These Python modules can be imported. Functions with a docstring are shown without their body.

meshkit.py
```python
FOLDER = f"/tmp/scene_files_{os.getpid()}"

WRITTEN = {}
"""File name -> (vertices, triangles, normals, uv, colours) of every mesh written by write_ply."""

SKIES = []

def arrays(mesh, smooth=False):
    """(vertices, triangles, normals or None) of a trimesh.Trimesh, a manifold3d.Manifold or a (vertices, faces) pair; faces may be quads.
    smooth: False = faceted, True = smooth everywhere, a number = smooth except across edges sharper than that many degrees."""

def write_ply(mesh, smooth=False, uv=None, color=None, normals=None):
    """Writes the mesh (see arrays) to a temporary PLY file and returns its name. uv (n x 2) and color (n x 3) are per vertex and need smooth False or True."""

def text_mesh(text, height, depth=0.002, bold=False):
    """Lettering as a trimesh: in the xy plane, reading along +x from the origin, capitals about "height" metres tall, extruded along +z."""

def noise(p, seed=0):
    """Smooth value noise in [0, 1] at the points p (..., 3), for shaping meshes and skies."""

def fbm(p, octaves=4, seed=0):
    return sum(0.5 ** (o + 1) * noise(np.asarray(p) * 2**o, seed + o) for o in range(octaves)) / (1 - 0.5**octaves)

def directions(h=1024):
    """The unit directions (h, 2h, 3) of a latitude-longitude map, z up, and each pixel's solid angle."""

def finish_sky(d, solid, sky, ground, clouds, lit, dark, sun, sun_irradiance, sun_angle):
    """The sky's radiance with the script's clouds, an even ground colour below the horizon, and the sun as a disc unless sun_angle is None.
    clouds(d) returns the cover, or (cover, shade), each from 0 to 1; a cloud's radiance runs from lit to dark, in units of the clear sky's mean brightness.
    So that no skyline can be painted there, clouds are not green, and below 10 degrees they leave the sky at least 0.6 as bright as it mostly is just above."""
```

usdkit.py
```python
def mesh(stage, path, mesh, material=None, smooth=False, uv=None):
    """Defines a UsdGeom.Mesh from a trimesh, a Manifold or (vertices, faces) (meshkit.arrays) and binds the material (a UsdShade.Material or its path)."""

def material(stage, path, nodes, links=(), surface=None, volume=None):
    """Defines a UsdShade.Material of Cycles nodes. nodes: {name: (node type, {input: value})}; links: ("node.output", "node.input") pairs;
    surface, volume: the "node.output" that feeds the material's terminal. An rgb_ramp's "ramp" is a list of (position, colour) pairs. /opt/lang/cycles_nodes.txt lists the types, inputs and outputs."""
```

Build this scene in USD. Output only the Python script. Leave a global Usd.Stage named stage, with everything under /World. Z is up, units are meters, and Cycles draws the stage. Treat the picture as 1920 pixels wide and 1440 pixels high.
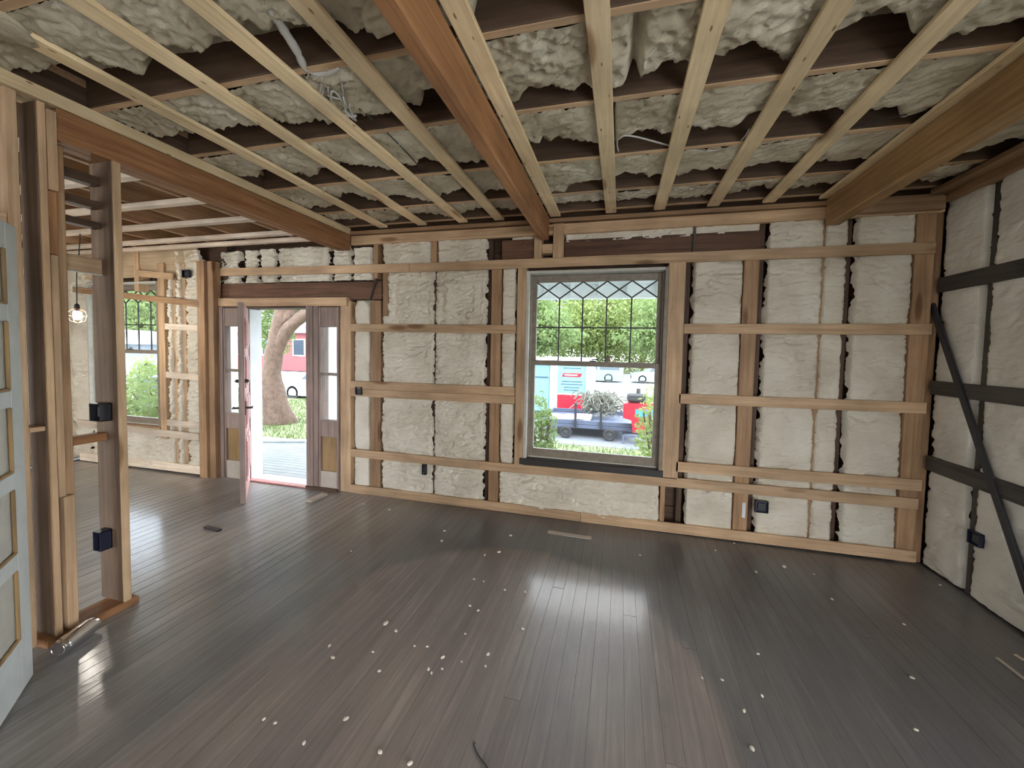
import math, random
import numpy as np
import trimesh, usdkit, meshkit
from manifold3d import Manifold
from pxr import Usd, UsdGeom, UsdLux, UsdShade, Gf, Sdf, Vt

stage = Usd.Stage.CreateInMemory()
UsdGeom.SetStageUpAxis(stage, 'Z')
UsdGeom.Xform.Define(stage, '/World')
UsdGeom.Scope.Define(stage, '/World/Looks')
rnd = random.Random(7)
rng = np.random.default_rng(7)

# ------------------------------------------------------------------ camera, sky, sun, exposure
EXPOSURE = 3.25
H = 1.537
YAW, PITCH, ROLL = .2476, -.0457, .0208
def cam_axes():
    cy, sy, cp, sp = math.cos(YAW), math.sin(YAW), math.cos(PITCH), math.sin(PITCH)
    F = np.array([-sy * cp, cy * cp, sp]); r = np.array([cy, sy, 0.]); u = np.cross(r, F)
    cr, sr = math.cos(ROLL), math.sin(ROLL)
    return cr * r + sr * u, -sr * r + cr * u, F
CR, CU, CF = cam_axes()
cam = UsdGeom.Camera.Define(stage, '/World/camera')
cam.AddTransformOp().Set(Gf.Matrix4d(*CR, 0, *CU, 0, *(-CF), 0, 0, 0, H, 1))
cam.CreateHorizontalApertureAttr(36.0)
cam.CreateVerticalApertureAttr(27.0)
cam.CreateFocalLengthAttr(36 * 722 / 1920)
cam.CreateHorizontalApertureOffsetAttr(-19.24 / 1920 * 36)
cam.CreateVerticalApertureOffsetAttr(-29.43 / 1920 * 36)
cam.CreateClippingRangeAttr(Gf.Vec2f(.05, 2000))
cam.CreateExposureAttr(EXPOSURE)

SUN_DIR = np.array([.38, .52, .76]); SUN_DIR /= np.linalg.norm(SUN_DIR)
SKY_STRENGTH, SUN_STRENGTH = 1.0, 7.0
usdkit.material(stage, '/World/Looks/sky', {
    'c': ('texture_coordinate', {}),
    'n': ('noise_texture', {'scale': 3.0, 'detail': 5.0, 'roughness': .55}),
    'r': ('rgb_ramp', {'ramp': [(.35, (.62, .78, 1.0)), (.62, (1.0, 1.0, 1.0))]}),
    'b': ('background_shader', {'strength': SKY_STRENGTH})},
    [('c.generated', 'n.vector'), ('n.fac', 'r.fac'), ('r.color', 'b.color')], surface='b.background')
dome = UsdLux.DomeLight.Define(stage, '/World/sky_dome')
UsdShade.MaterialBindingAPI.Apply(dome.GetPrim()).Bind(UsdShade.Material.Get(stage, '/World/Looks/sky'))
dome.CreateIntensityAttr(1.0)
sun = UsdLux.DistantLight.Define(stage, '/World/sun')
sun.CreateIntensityAttr(SUN_STRENGTH); sun.CreateAngleAttr(.6); sun.CreateColorAttr(Gf.Vec3f(1, .95, .86))
_z = SUN_DIR; _x = np.cross([0, 0, 1], _z); _x /= np.linalg.norm(_x); _y = np.cross(_z, _x)
sun.AddTransformOp().Set(Gf.Matrix4d(*_x, 0, *_y, 0, *_z, 0, 0, 0, 30, 1))

# ------------------------------------------------------------------ helpers: names, things, parts
used, origin = {}, {}
def numbered(path):
    n = used.get(path, 0); used[path] = n + 1
    return path if n == 0 else f'{path}_{n:03d}'
def thing(name, label=None, cat=None, loc=(0, 0, 0), group=None, kind=None, rot=None, scale=None):
    p = numbered('/World/' + name)
    x = UsdGeom.Xform.Define(stage, p)
    x.AddTranslateOp().Set(Gf.Vec3d(*map(float, loc)))
    if rot is not None: x.AddRotateXYZOp().Set(Gf.Vec3f(*rot))
    if scale is not None: x.AddScaleOp().Set(Gf.Vec3f(*scale))
    origin[p] = np.array(loc, float)
    for k, v in (('label', label), ('category', cat), ('group', group), ('kind', kind)):
        if v: x.GetPrim().SetCustomDataByKey(k, v)
    return p
def struct(name, loc=(0, 0, 0), label=None):
    return thing(name, label, None, loc, None, 'structure')
def vf(m):
    if hasattr(m, 'to_mesh'):
        q = m.to_mesh(); return np.array(q.vert_properties[:, :3], float), np.array(q.tri_verts, int)
    if isinstance(m, trimesh.Trimesh): return np.array(m.vertices, float), np.array(m.faces, int)
    v, f = np.asarray(m[0], float), np.asarray(m[1], int)
    if f.shape[1] == 4: f = np.vstack([f[:, [0, 1, 2]], f[:, [0, 2, 3]]])
    return v, f
def cat(ms):
    V, F, n = [], [], 0
    for m in ms:
        v, f = vf(m); V.append(v); F.append(f + n); n += len(v)
    return np.vstack(V), np.vstack(F)
def part(parent, name, mesh, mat, smooth=False, label=None, kind=None):
    v, f = vf(mesh)
    p = numbered(f'{parent}/{name}')
    top = '/'.join(p.split('/')[:3])
    m = usdkit.mesh(stage, p, (v - origin.get(top, np.zeros(3)), f), '/World/Looks/' + mat, smooth)
    if label: m.GetPrim().SetCustomDataByKey('label', label)
    if kind: m.GetPrim().SetCustomDataByKey('kind', kind)
    return p
def copy_of(src, loc, rot=(0, 0, 0), scale=(1, 1, 1), label=None, group=None):
    prim = stage.GetPrimAtPath(src); was = prim.GetCustomData()
    p = thing(src.split('/')[-1], label or was['label'], was['category'], loc, group or was.get('group'), None, rot, scale)
    q = stage.GetPrimAtPath(p)
    q.GetReferences().AddInternalReference(src); q.SetInstanceable(True)
    return p

# ------------------------------------------------------------------ helpers: shapes
def cb(x0, x1, y0, y1, z0, z1, c=.003):
    lo, hi = np.minimum((x0, y0, z0), (x1, y1, z1)).astype(float), np.maximum((x0, y0, z0), (x1, y1, z1)).astype(float)
    c = min(c, .45 * (hi - lo).min()); P = []
    for i in range(8):
        s = np.array([(i >> k) & 1 for k in range(3)])
        b = np.where(s, hi, lo); d = np.where(s, -c, c)
        for k in range(3):
            q = b + d; q[k] = b[k]; P.append(q)
    return vf(Manifold.hull_points(np.array(P)))
def xf(m, M):
    v, f = vf(m); return v @ np.array(M)[:3, :3].T + np.array(M)[:3, 3], f
def shear_z(m, x0, x1, dz0, dz1, ax=0):
    v, f = vf(m); v = v.copy(); t = (v[:, ax] - x0) / (x1 - x0); v[:, 2] += dz0 + (dz1 - dz0) * t; return v, f
def bar(p0, p1, w, h, c=.003, up=(0, 0, 1)):
    p0, p1 = np.array(p0, float), np.array(p1, float); L = np.linalg.norm(p1 - p0)
    a = (p1 - p0) / L; u = np.array(up, float); s = np.cross(u, a); s /= np.linalg.norm(s); u = np.cross(a, s)
    v, f = cb(0, L, -w / 2, w / 2, -h / 2, h / 2, c)
    return p0 + v @ np.array([a, s, u]), f
def tube(P, r, n=8, cap=True):
    P = np.array(P, float); k = len(P); r = np.broadcast_to(r, k)
    T = np.gradient(P, axis=0); T /= np.linalg.norm(T, axis=1)[:, None]
    u = np.cross(T[0], [.3, .5, .81]); u /= np.linalg.norm(u); V = []
    for i in range(k):
        u = u - T[i] * (u @ T[i]); u /= np.linalg.norm(u); w = np.cross(T[i], u)
        a = np.arange(n) / n * 2 * np.pi
        V.append(P[i] + r[i] * (np.cos(a)[:, None] * u + np.sin(a)[:, None] * w))
    V = np.vstack(V); F = []
    for i in range(k - 1):
        for j in range(n):
            a, b = i * n + j, i * n + (j + 1) % n
            F += [(a, b, b + n), (a, b + n, a + n)]
    if cap:
        V = np.vstack([V, P[0], P[-1]]); c0, c1 = len(V) - 2, len(V) - 1
        for j in range(n):
            F += [(c0, (j + 1) % n, j), (c1, (k - 1) * n + j, (k - 1) * n + (j + 1) % n)]
    return V, np.array(F)
def lathe(prof, n=24, axis='z'):
    m = trimesh.creation.revolve(np.array(prof, float), sections=n)
    v, f = vf(m)
    if axis == 'x': v = v[:, [2, 0, 1]]
    if axis == 'y': v = v[:, [1, 2, 0]]
    return v, f
def prism(poly, y0, y1):
    """an outline in x,z extruded along y"""
    from shapely.geometry import Polygon
    m = trimesh.creation.extrude_polygon(Polygon(poly), y1 - y0, engine='earcut')
    v, f = vf(m); return np.stack([v[:, 0], v[:, 2] + y0, v[:, 1]], 1), f[:, ::-1]
def spline(pts, n):
    from scipy.interpolate import CubicSpline
    pts = np.array(pts, float); t = np.linspace(0, 1, len(pts))
    return CubicSpline(t, pts)(np.linspace(0, 1, n))

# ------------------------------------------------------------------ materials
def mat(name, nodes, links, surface='p.BSDF'):
    usdkit.material(stage, '/World/Looks/' + name, nodes, links, surface=surface)
def plain(name, col, rough=.6, var=.12, metal=0., spec=.5, scale=6., bump=0.):
    lo = [c * (1 - var) for c in col]; hi = [min(1, c * (1 + var)) for c in col]
    nodes = {'g': ('geometry', {}), 'n': ('noise_texture', {'scale': scale, 'detail': 5., 'roughness': .6}),
             'r': ('rgb_ramp', {'ramp': [(.3, lo), (.7, hi)]}),
             'p': ('principled_bsdf', {'roughness': rough, 'metallic': metal, 'specular_ior_level': spec})}
    links = [('g.position', 'n.vector'), ('n.fac', 'r.fac'), ('r.color', 'p.base_color')]
    if bump:
        nodes['b'] = ('bump', {'strength': bump, 'distance': .01}); links += [('n.fac', 'b.height'), ('b.normal', 'p.normal')]
    mat(name, nodes, links)
def wood(name, dark, light, axis, rough=.62, knots=True, var=.25, streak=1., fine=1., specks=False):
    """board wood with the grain along axis (x, y or z); every board gets its own offset and tone"""
    sc = {'x': (1.1, 22, 22), 'y': (22, 1.1, 22), 'z': (22, 22, 1.1)}[axis]
    kn = {'x': (2.2, 9, 9), 'y': (9, 2.2, 9), 'z': (9, 9, 2.2)}[axis]
    nodes = {
        'g': ('geometry', {}), 'o': ('object_info', {}),
        'k': ('math', {'math_type': 'multiply', 'value2': 61.7}),
        'a': ('vector_math', {'math_type': 'add'}),
        'm': ('mapping', {'scale': tuple(s * fine for s in sc)}),
        'n': ('noise_texture', {'scale': 1.6, 'detail': 7., 'roughness': .62, 'distortion': .35}),
        'r': ('rgb_ramp', {'ramp': [(.28, dark), (.5, [(d + l) / 2 for d, l in zip(dark, light)]), (.72, light)]}),
        'n2': ('noise_texture', {'scale': 2.3, 'detail': 4.}),
        'r2': ('rgb_ramp', {'ramp': [(.3, (1 - var,) * 3), (.7, (1 + var * .6,) * 3)]}),
        'x': ('mix_color', {'blend_type': 'multiply', 'fac': 1., 'use_clamp': False}),
        'hv': ('map_range', {'from_min': 0., 'from_max': 1., 'to_min': 1 - var * .8, 'to_max': 1 + var * .5}),
        'h': ('hsv', {}),
        'bp': ('bump', {'strength': .35 * streak, 'distance': .002}),
        'p': ('principled_bsdf', {'roughness': rough, 'specular_ior_level': .35})}
    links = [('o.random', 'k.value1'), ('g.position', 'a.vector1'), ('k.value', 'a.vector2'), ('a.vector', 'm.vector'), ('m.vector', 'n.vector'),
             ('n.fac', 'r.fac'), ('a.vector', 'n2.vector'), ('n2.fac', 'r2.fac'), ('r.color', 'x.a'), ('r2.color', 'x.b'),
             ('o.random', 'hv.value'), ('hv.result', 'h.value'), ('n.fac', 'bp.height'), ('bp.normal', 'p.normal')]
    last = 'x.result'
    if knots:
        nodes |= {'km': ('mapping', {'scale': kn}), 'kv': ('voronoi_texture', {'scale': .55, 'randomness': 1.}),
                  'kr': ('rgb_ramp', {'ramp': [(0., (.30, .20, .13)), (.09, (.42, .30, .2)), (.16, (1, 1, 1))]}),
                  'kx': ('mix_color', {'blend_type': 'multiply', 'fac': .8, 'use_clamp': False})}
        links += [('a.vector', 'km.vector'), ('km.vector', 'kv.vector'), ('kv.distance', 'kr.fac'), ('x.result', 'kx.a'), ('kr.color', 'kx.b')]
        last = 'kx.result'
    if specks:
        nodes |= {'sm': ('mapping', {'scale': {'x': (5., 16, 16), 'y': (16, 5., 16), 'z': (16, 16, 5.)}[axis], 'rotation': (0, 0, .5)}), 'sv': ('voronoi_texture', {'scale': 1.4}),
                  'sr': ('rgb_ramp', {'ramp': [(0., (.16, .10, .06)), (.075, (.25, .17, .11)), (.12, (1, 1, 1))]}),
                  'sx': ('mix_color', {'blend_type': 'multiply', 'fac': .85, 'use_clamp': False})}
        links += [('g.position', 'sm.vector'), ('sm.vector', 'sv.vector'), ('sv.distance', 'sr.fac'), (last, 'sx.a'), ('sr.color', 'sx.b')]
        last = 'sx.result'
    links += [(last, 'h.color'), ('h.color', 'p.base_color')]
    mat(name, nodes, links)
for ax in 'xyz':
    wood('pine_' + ax, (.40, .25, .137), (.66, .46, .28), ax)
    wood('stud_' + ax, (.25, .137, .066), (.47, .298, .168), ax)
    wood('old_' + ax, (.045, .026, .016), (.135, .078, .046), ax, knots=False)
    wood('grey_' + ax, (.035, .031, .027), (.11, .095, .08), ax, knots=False)
    wood('beam_' + ax, (.20, .085, .034), (.42, .21, .09), ax, knots=False)
wood('strip_y', (.66, .48, .265), (.90, .73, .46), 'y', fine=1.2, specks=True)
wood('gold_y', (.27, .15, .06), (.50, .31, .14), 'y', knots=False)
wood('strip_x', (.60, .48, .36), (.86, .74, .60), 'x')
wood('shaded_z', (.085, .052, .032), (.19, .125, .08), 'z')  # dark copy of the stud wood, shade of the faces turned from the window
wood('shaded_joist_x', (.06, .037, .024), (.15, .093, .058), 'x', knots=False)  # joist wood darkened to hold the shade between the bays
wood('old_red_x', (.075, .034, .02), (.20, .10, .055), 'x', knots=False)
wood('painted_z', (.19, .135, .11), (.38, .285, .24), 'z', knots=False)
wood('panel_tan_z', (.24, .145, .06), (.40, .26, .12), 'z', knots=False)
wood('ply_x', (.45, .32, .19), (.64, .49, .32), 'x', knots=False)
plain('chip', (.46, .40, .33), .7)
plain('white_paint', (.62, .63, .60), .5, .08)
plain('porch_white', (.68, .70, .705), .5, .06)
plain('door_white', (.52, .55, .53), .45, .10, scale=9, bump=.05)
plain('door_panel', (.46, .45, .39), .5, .12, scale=9)
plain('porch_grey', (.33, .355, .36), .5, .12)
plain('pink_paint', (.60, .31, .29), .5, .15, scale=14)
plain('black_box', (.018, .018, .022), .4)
plain('blue_box', (.012, .015, .032), .4)
plain('brass_dark', (.05, .04, .03), .4, metal=.8)
plain('steel', (.75, .76, .78), .14, .05, metal=1.)
plain('wire_white', (.55, .53, .48), .6)
plain('wire_dark', (.03, .03, .03), .5)
plain('chrome', (.8, .8, .8), .1, .02, metal=1.)
plain('lead', (.05, .05, .05), .5)
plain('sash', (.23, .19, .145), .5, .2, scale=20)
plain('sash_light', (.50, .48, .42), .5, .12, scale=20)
plain('sill_dark', (.03, .026, .024), .5)
plain('drywall_brown', (.16, .11, .07), .8)

def foam_mat(name, c0, c1, c2, fsc=(10, 10, 38)):
    mat(name, {'g': ('geometry', {}), 'm': ('mapping', {'scale': fsc}),
        'n': ('noise_texture', {'scale': 1.3, 'detail': 7., 'roughness': .62, 'distortion': .5}),
        'n2': ('noise_texture', {'scale': 3.2, 'detail': 5.}),
        'r': ('rgb_ramp', {'ramp': [(.25, c0), (.5, c1), (.75, c2)]}),
        'n3': ('noise_texture', {'scale': 90., 'detail': 3.}),
        'ad': ('math', {'math_type': 'multiply_add', 'value2': .35}),
        'b': ('bump', {'strength': .8, 'distance': .008}),
        'p': ('principled_bsdf', {'roughness': .75, 'specular_ior_level': .3})},
        [('g.position', 'm.vector'), ('m.vector', 'n.vector'), ('g.position', 'n2.vector'), ('n2.fac', 'r.fac'), ('r.color', 'p.base_color'),
         ('g.position', 'n3.vector'), ('n3.fac', 'ad.value1'), ('n.fac', 'ad.value3'), ('ad.value', 'b.height'), ('b.normal', 'p.normal')])
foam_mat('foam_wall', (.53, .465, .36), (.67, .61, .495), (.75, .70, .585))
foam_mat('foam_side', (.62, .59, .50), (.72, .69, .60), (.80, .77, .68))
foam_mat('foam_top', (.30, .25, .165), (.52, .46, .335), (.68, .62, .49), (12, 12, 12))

# old plank floor: every plank its own tone, worn scratches along the boards, a big paler patch
mat('floor_wood', {
    'g': ('geometry', {}), 'o': ('object_info', {}), 'k': ('math', {'math_type': 'multiply', 'value2': 53.3}),
    'a': ('vector_math', {'math_type': 'add'}), 'm': ('mapping', {'scale': (26, 1.3, 26)}),
    'n': ('noise_texture', {'scale': 1.5, 'detail': 8., 'roughness': .65, 'distortion': .2}),
    'r': ('rgb_ramp', {'ramp': [(.25, (.078, .073, .070)), (.55, (.112, .105, .100)), (.78, (.165, .155, .148))]}),
    'm2': ('mapping', {'scale': (1.1, .55, 1)}), 'n2': ('noise_texture', {'scale': 1.0, 'detail': 6., 'roughness': .6}),
    'r2': ('rgb_ramp', {'ramp': [(.34, (.70, .73, .78)), (.64, (1.25, 1.20, 1.14))]}),
    'x': ('mix_color', {'blend_type': 'multiply', 'fac': 1., 'use_clamp': False}),
    's': ('separate_xyz', {}),
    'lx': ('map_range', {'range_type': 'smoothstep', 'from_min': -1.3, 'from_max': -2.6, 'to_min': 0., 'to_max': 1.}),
    'wn': ('mix_color', {'blend_type': 'mix', 'use_clamp': False}),
    'lg': ('rgb_ramp', {'ramp': [(.25, (.14, .128, .115)), (.5, (.23, .21, .19)), (.78, (.36, .335, .305))]}),
    # paler patch: distance from its middle, with a ragged edge
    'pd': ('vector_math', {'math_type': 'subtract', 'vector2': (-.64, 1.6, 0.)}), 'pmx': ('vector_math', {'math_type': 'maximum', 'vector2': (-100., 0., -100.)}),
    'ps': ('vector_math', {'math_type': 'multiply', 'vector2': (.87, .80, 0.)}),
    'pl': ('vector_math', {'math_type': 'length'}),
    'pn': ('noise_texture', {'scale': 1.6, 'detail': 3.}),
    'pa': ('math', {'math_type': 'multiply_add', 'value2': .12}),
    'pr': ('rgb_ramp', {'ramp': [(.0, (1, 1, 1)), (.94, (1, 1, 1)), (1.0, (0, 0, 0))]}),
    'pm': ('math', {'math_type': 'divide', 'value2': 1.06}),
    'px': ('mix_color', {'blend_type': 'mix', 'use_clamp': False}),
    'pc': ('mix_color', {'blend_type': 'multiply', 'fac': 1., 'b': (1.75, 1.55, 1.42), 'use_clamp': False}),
    'hv': ('map_range', {'from_min': 0., 'from_max': 1., 'to_min': .92, 'to_max': 1.08}), 'h': ('hsv', {}),
    'rr': ('rgb_ramp', {'ramp': [(.3, (.36, .36, .36)), (.7, (.52, .52, .52))]}), 'rb': ('rgb_to_bw', {}),
    'm4': ('mapping', {'scale': (34, 15, 20)}), 'n4': ('noise_texture', {'scale': 1.0, 'detail': 3., 'distortion': .6}), 'ba': ('math', {'math_type': 'multiply_add', 'value2': 1.1}),
    'b': ('bump', {'strength': .13, 'distance': .003}),
    'p': ('principled_bsdf', {'specular_ior_level': .5, 'coat_weight': .5, 'coat_roughness': .14, 'coat_ior': 1.45})},
    [('o.random', 'k.value1'), ('g.position', 'a.vector1'), ('k.value', 'a.vector2'), ('a.vector', 'm.vector'), ('m.vector', 'n.vector'), ('n.fac', 'r.fac'), ('n.fac', 'lg.fac'),
     ('g.position', 'm2.vector'), ('m2.vector', 'n2.vector'), ('n2.fac', 'r2.fac'), ('g.position', 's.vector'), ('s.x', 'lx.value'),
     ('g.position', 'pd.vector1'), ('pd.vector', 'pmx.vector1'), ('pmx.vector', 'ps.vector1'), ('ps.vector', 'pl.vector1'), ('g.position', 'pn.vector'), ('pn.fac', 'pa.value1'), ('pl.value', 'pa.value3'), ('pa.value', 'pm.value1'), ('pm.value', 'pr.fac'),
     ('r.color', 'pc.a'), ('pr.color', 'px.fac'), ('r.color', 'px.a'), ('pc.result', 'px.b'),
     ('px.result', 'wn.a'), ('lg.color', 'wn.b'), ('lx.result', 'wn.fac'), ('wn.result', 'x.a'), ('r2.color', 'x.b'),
     ('o.random', 'hv.value'), ('hv.result', 'h.value'), ('x.result', 'h.color'), ('h.color', 'p.base_color'),
     ('n.fac', 'rr.fac'), ('rr.color', 'rb.color'), ('rb.val', 'p.roughness'), ('g.position', 'm4.vector'), ('m4.vector', 'n4.vector'), ('n4.fac', 'ba.value1'), ('n.fac', 'ba.value3'), ('ba.value', 'b.height'), ('b.normal', 'p.normal'), ('b.normal', 'p.coat_normal')])
mat('pane', {'l': ('layer_weight', {'blend': .5}), 'pw': ('math', {'math_type': 'power', 'value2': 4.}), 'f': ('math', {'math_type': 'multiply_add', 'value2': .55, 'value3': .035}), 't': ('transparent_bsdf', {'color': (.97, .985, .98)}), 'g': ('glossy_bsdf', {'color': (1, 1, 1), 'roughness': .02}), 'm': ('mix_closure', {})},
    [('l.facing', 'pw.value1'), ('pw.value', 'f.value1'), ('f.value', 'm.fac'), ('t.BSDF', 'm.closure1'), ('g.BSDF', 'm.closure2')], 'm.closure')
mat('bulb_lit', {'e': ('emission', {'color': (1, .93, .82), 'strength': 40.})}, [], 'e.emission')

def leaf_mat(name, c0, c1, c2):
    mat(name, {'g': ('geometry', {}), 'r': ('rgb_ramp', {'ramp': [(0., c0), (.5, c1), (1., c2)]}),
        'd': ('principled_bsdf', {'roughness': .5, 'specular_ior_level': .3}), 't': ('translucent_bsdf', {}), 'm': ('mix_closure', {'fac': .45})},
        [('g.random_per_island', 'r.fac'), ('r.color', 'd.base_color'), ('r.color', 't.color'), ('d.BSDF', 'm.closure1'), ('t.BSDF', 'm.closure2')], 'm.closure')
leaf_mat('leaf_green', (.16, .22, .08), (.31, .38, .16), (.52, .53, .28))
leaf_mat('leaf_deep', (.10, .17, .08), (.20, .29, .15), (.34, .41, .22))
leaf_mat('leaf_yellow', (.24, .30, .10), (.43, .45, .17), (.62, .57, .26))
leaf_mat('grass', (.10, .15, .04), (.22, .26, .08), (.36, .36, .15))
plain('bark', (.105, .066, .046), .9, .35, scale=9, bump=.8)
plain('lawn', (.15, .17, .08), .9, .35, scale=2.)
plain('bounce_concrete', (.78, .75, .70), .85, .06)  # pale ground out of view, added to bounce light indoors
plain('concrete', (.40, .42, .445), .85, .08, scale=1.2)
plain('asphalt', (.16, .17, .19), .85, .1)
plain('dirt', (.42, .37, .30), .9, .2)
plain('red_paint', (.36, .010, .025), .35, .08)
plain('truck_white', (.17, .32, .36), .35, .04)
plain('text_grey', (.05, .10, .14), .5)
plain('text_white', (.55, .55, .55), .5)
plain('teal_paint', (.13, .30, .30), .3, .04)
plain('car_white', (.42, .43, .45), .25, .03)
plain('car_glass', (.03, .04, .05), .1)
plain('rubber', (.02, .02, .02), .7)
plain('hub_grey', (.06, .06, .065), .35, metal=.6)
plain('trailer_grey', (.075, .09, .14), .6)
plain('blue_panel', (.04, .20, .55), .4)
plain('house_red', (.22, .06, .06), .8)
plain('house_grey', (.24, .27, .31), .8)
plain('roof_grey', (.16, .16, .17), .9)
plain('bin_grey', (.06, .08, .10), .5)
plain('brush_pile', (.13, .13, .105), .9, .3)

# ------------------------------------------------------------------ the room: floor
YW = 3.455                                   # front face of the furring on the street wall
fl = struct('floor')
part(fl, 'subfloor', cb(-7.0, 2.6, -3.1, 3.62, -.20, -.024), 'old_y')
x = -6.72
while x < 2.30:
    w = .088 if x < -2.75 else .074
    cuts = [-3.0] + sorted(rnd.uniform(-1.0, 2.6) for _ in range(1 if rnd.random() < .45 else 0)) + [3.60 if x < -2.75 else 3.50]
    for a, b in zip(cuts, cuts[1:]):
        v, f = cb(x + (.0007 if x < -2.2 else .0002), x + w - (.0007 if x < -2.2 else .0002), a + .0006, b - .0006, -.022, 0, .0012 if x < -2.2 else .0006)
        lift, tilt = rnd.gauss(0, .0003), rnd.gauss(0, .0045 if x < -2.0 else .0015)
        up = v[:, 2] > -.01
        v[up, 2] += lift + (v[up, 0] - x - w / 2) * tilt
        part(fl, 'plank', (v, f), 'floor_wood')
    x += w

# ------------------------------------------------------------------ the street wall: foam, studs, furring
def fb(p, o=4, s=0): return meshkit.fbm(np.asarray(p, float), o, s)
def foam(u0, u1, v0, v1, seed, res=.010, amp=.030, bulge=.010, ragged=.022, edge=.022, deep=.055, top_round=0., ripple=1., pinch=(), ring=None):
    """foam filling a stud bay: grid over (u, v); returns u, v, depth towards the room, grid shape"""
    nu, nv = max(6, int((u1 - u0) / res)), max(6, int((v1 - v0) / res))
    U, V = np.meshgrid(np.linspace(u0, u1, nu), np.linspace(v0, v1, nv), indexing='ij')
    s, t = (U - u0) / (u1 - u0), (V - v0) / (v1 - v0)
    P = np.stack([U, V, np.full_like(U, seed * 3.7)], -1)
    warp = (fb(P * 5, 3, seed) - .5) * .10
    ridge = 1 - np.abs(2 * fb(np.stack([U * 4.5 + 3 * warp, (V + warp) * 26, P[..., 2]], -1), 3, seed + 5) - 1)
    lump = fb(P * 9, 4, seed + 9) - .5
    fine = fb(np.stack([U * 26, V * 60, P[..., 2]], -1), 3, seed + 13) - .5
    d = bulge * np.sin(np.pi * np.clip(s, 0, 1)) ** .5 + amp * (1.15 * ripple * (ridge - .75) + 1.35 * lump + 1.0 * ripple * fine)
    cr = 2 * fb(np.stack([U * 5 + 2 * warp, (V + .6 * warp) * 15, P[..., 2] + 9], -1), 3, seed + 31) - 1
    d = d - ripple * .026 * np.exp(-(cr / .05) ** 2) * np.clip(2.2 * fb(P * 6, 2, seed + 33) - .6, 0, 1)
    for zg in pinch: d = d - .022 * np.exp(-((V - zg + .02 * lump) / .055) ** 2)
    for uc, vc, a, b in (ring or ()):
        q = np.maximum(np.abs(U - uc + .05 * lump) / a, np.abs(V - vc + .05 * fine) / b); d = d + .011 * np.exp(-((q - .75) / .12) ** 2) - .010 * np.exp(-((q - 1.05) / .10) ** 2)
    # ragged side edges
    eu = ragged * (2 * fb(np.stack([V * 17, V * 0 + seed, P[..., 2]], -1), 3, seed + 21) - 1)
    ev = ragged * .6 * (2 * fb(np.stack([U * 17, U * 0 + seed, P[..., 2]], -1), 3, seed + 25) - 1)
    du = np.minimum(U - u0, u1 - U); dv = np.minimum(V - v0, v1 - V)
    e = np.clip(np.minimum(du + eu * .8, dv + ev + .02) / edge, 0, 1)
    if top_round:
        cx = (u0 + u1) / 2; rr = (u1 - u0) / 2
        cap = np.clip((v1 - V) / top_round, 0, 1)
        e = np.minimum(e, np.clip((rr * np.sqrt(np.clip(1 - (1 - cap) ** 2, 0, 1)) - np.abs(U - cx)) / edge, 0, 1))
    d = d - deep * (1 - np.sqrt(1 - (1 - e) ** 2))
    U = U + eu * (1 - np.minimum(1, 2 * np.minimum(s, 1 - s) * 6)) * np.where(s < .5, 1, -1)
    return U, V, d
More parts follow.
